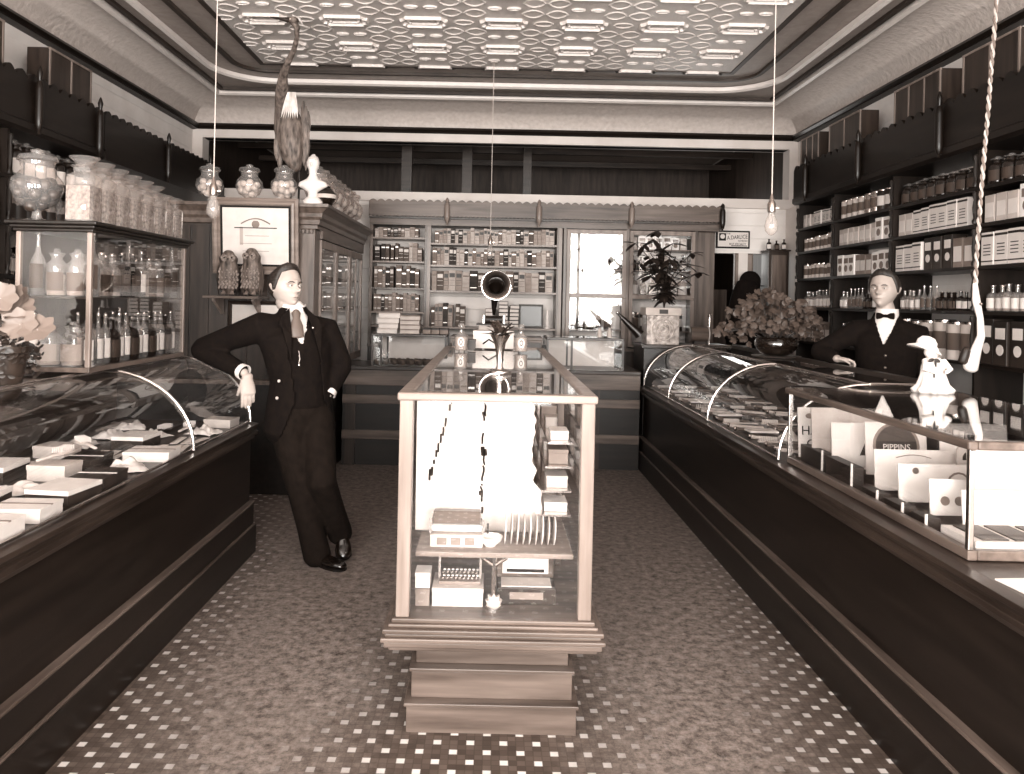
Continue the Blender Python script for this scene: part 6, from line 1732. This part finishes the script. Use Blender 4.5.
# ---- the younger man behind the right counter
Y2 = 5.0
bb = at(885, 370, Y2)
T = thing('person', 'young person in a black cardigan and bow tie standing behind the right counter', 'person', (bb.x, Y2, 0))
o_ = T.location
def A(px, py, y=Y2): return at(px, py, y) - o_
FR = Vector((-.55, -.83, 0)).normalized(); SD = Vector((.83, -.55, 0)).normalized()   # faces the camera's left
shl, nck = A(886, 329), A(887, 314); che = A(886, 356); wai = A(886, 392); pel = A(886, 425)
hc = at(884, 289, Y2 - .01); HH = .245
hb, W_, M3, shp = make_head(T, hc, HH, Vector((-.72, -.69, 0)), 0)
lsx = shl + SD * .17 + Vector((0, 0, -.02)); rsx = shl - SD * .17 + Vector((0, 0, -.02))
rel_ = A(822, 355, 5.12); rwr = A(832, 358, 4.98)
rel_ = A(818, 351, 5.16); rwr = A(838, 359, 4.99)
lel = A(928, 385, 5.0); lwr = A(915, 425, 4.88)
hb.loft([(shl + Vector((0, 0, -.02)), .08, .065), (nck, .056, .058), (W_(0, -.05, -.40), .052, .056)], SD, 18)
hb.loft([(pel, .13, .095), (wai, .12, .085), (che, .14, .095), (shl - Vector((0, 0, .03)), .13, .08)], SD, 20)
hb.loft([(rsx, .045, .045), (rel_, .036, .036)], FR, 12); hb.loft([(rel_, .036, .035), (rwr, .026, .024)], FR, 12)
hb.loft([(lsx, .045, .045), (lel, .036, .036)], FR, 12); hb.loft([(lel, .036, .035), (lwr, .026, .024)], FR, 12)
legs = []
for s in (-1, 1):
    h_ = pel + SD * .085 * s; k_ = Vector((h_.x, h_.y, .48)); a_ = Vector((h_.x, h_.y + .02, .08)); legs.append((h_, k_, a_))
    hb.loft([(h_, .07, .07), (k_, .048, .048), (a_, .034, .036)], SD, 14)
hand(hb, rwr, (.80, -.30, -.10), (0, -.25, -1), .155, .95, -1)
hand(hb, lwr, (-.2, -.2, -1), (-.6, .4, 0), .16, .5, 1)
body = fused(hb, 'body', SKIN, T, .0045, 2, .4)
face_parts(T, W_, M3, shp, HH, HAIR, body)
hair_cap(T, W_, shp, HH, 'hair', -1, .31)
zn = nck.z
def loc(p): q = p - che; return q.dot(SD), q.dot(FR), p.z
b = B(); b.loft([(che + Vector((0, 0, -.06)), .15, .11), (che, .16, .115), (shl + Vector((0, 0, -.03)), .155, .092), (shl + Vector((0, 0, .02)), .085, .072), (nck + Vector((0, 0, .0)), .064, .066)], SD, 24)
fused(b, 'shirt', SHIRT, T, .009, 2)
R = []
for z, r in ((-.02, .07), (.005, .068), (.032, .066), (.032, .06)):
    R.append([nck + (SD * math.cos(a) * r + FR * math.sin(a) * (r + .004)) + Vector((0, 0, z)) for a in [2 * PI * j / 24 for j in range(24)]])
b = B(); b.rings(R, False, False); b.build('collar', SHIRT, T, smooth=True)
bt = nck + FR * .082 + Vector((0, 0, -.012))
b = B(); b.ball(bt, .012, 10, 6)
for s in (-1, 1): b.loft([(bt + SD * .006 * s, .008, .006), (bt + SD * .028 * s, .02, .008), (bt + SD * .05 * s, .024, .006)], (0, 0, 1), 10)
fused(b, 'bow_tie', CLOTH_BLACK, T, .004, 1)
b = B(); b.loft([(pel + Vector((0, 0, -.04)), .17, .13), (wai, .16, .125), (che, .182, .137), (shl + Vector((0, 0, -.04)), .19, .115), (shl + Vector((0, 0, .0)), .115, .088), (nck, .078, .075)], SD, 28)
b.loft([(shl - SD * .1 + Vector((0, 0, -.02)), .066, .08), (rsx, .07, .078), (rsx.lerp(rel_, .55), .06, .062), (rel_, .054, .056)], FR, 18)
b.loft([(rel_, .054, .055), (rwr + (rel_ - rwr).normalized() * .035, .043, .044)], FR, 16)
b.loft([(shl + SD * .1 + Vector((0, 0, -.02)), .066, .08), (lsx, .07, .078), (lsx.lerp(lel, .55), .062, .064), (lel, .056, .058)], FR, 18)
b.loft([(lel, .056, .057), (lwr + (lel - lwr).normalized() * .03, .042, .044)], FR, 16)
def cutC(c):
    s, f, z = loc(c); top = zn + .02; bot = zn - .19
    return (f > .0 and z > bot and abs(s) < .085 * (z - bot) / (top - bot) + .003) or z > zn + .012
fused(b, 'cardigan', CLOTH_BLACK, T, .009, 3, cut=cutC, solid=.008)
for k in range(4):
    b = B(); q = Vector((che.x, che.y, zn - .26 - k * .075)) + FR * .137 + SD * .012; b.ball(q, .009, 10, 6, (1, 1, 1)); b.build('button', BRASS, T, smooth=True)
b = B(); b.loft([(pel + Vector((0, 0, .0)), .165, .12), (pel + Vector((0, 0, -.08)), .16, .115)], SD, 20)
for h_, k_, a_ in legs: b.loft([(h_, .095, .1), (k_, .075, .078), (a_ + Vector((0, 0, .0)), .07, .075)], SD, 16)
fused(b, 'trousers', CLOTH_TROUSER, T, .014, 3)
for h_, k_, a_ in legs: shoe(T, 'shoe', Vector((a_.x, a_.y, .002)) - FR * .06 + Vector((o_.x, o_.y, 0)), Vector((a_.x, a_.y, .002)) + FR * .2 + Vector((o_.x, o_.y, 0)))
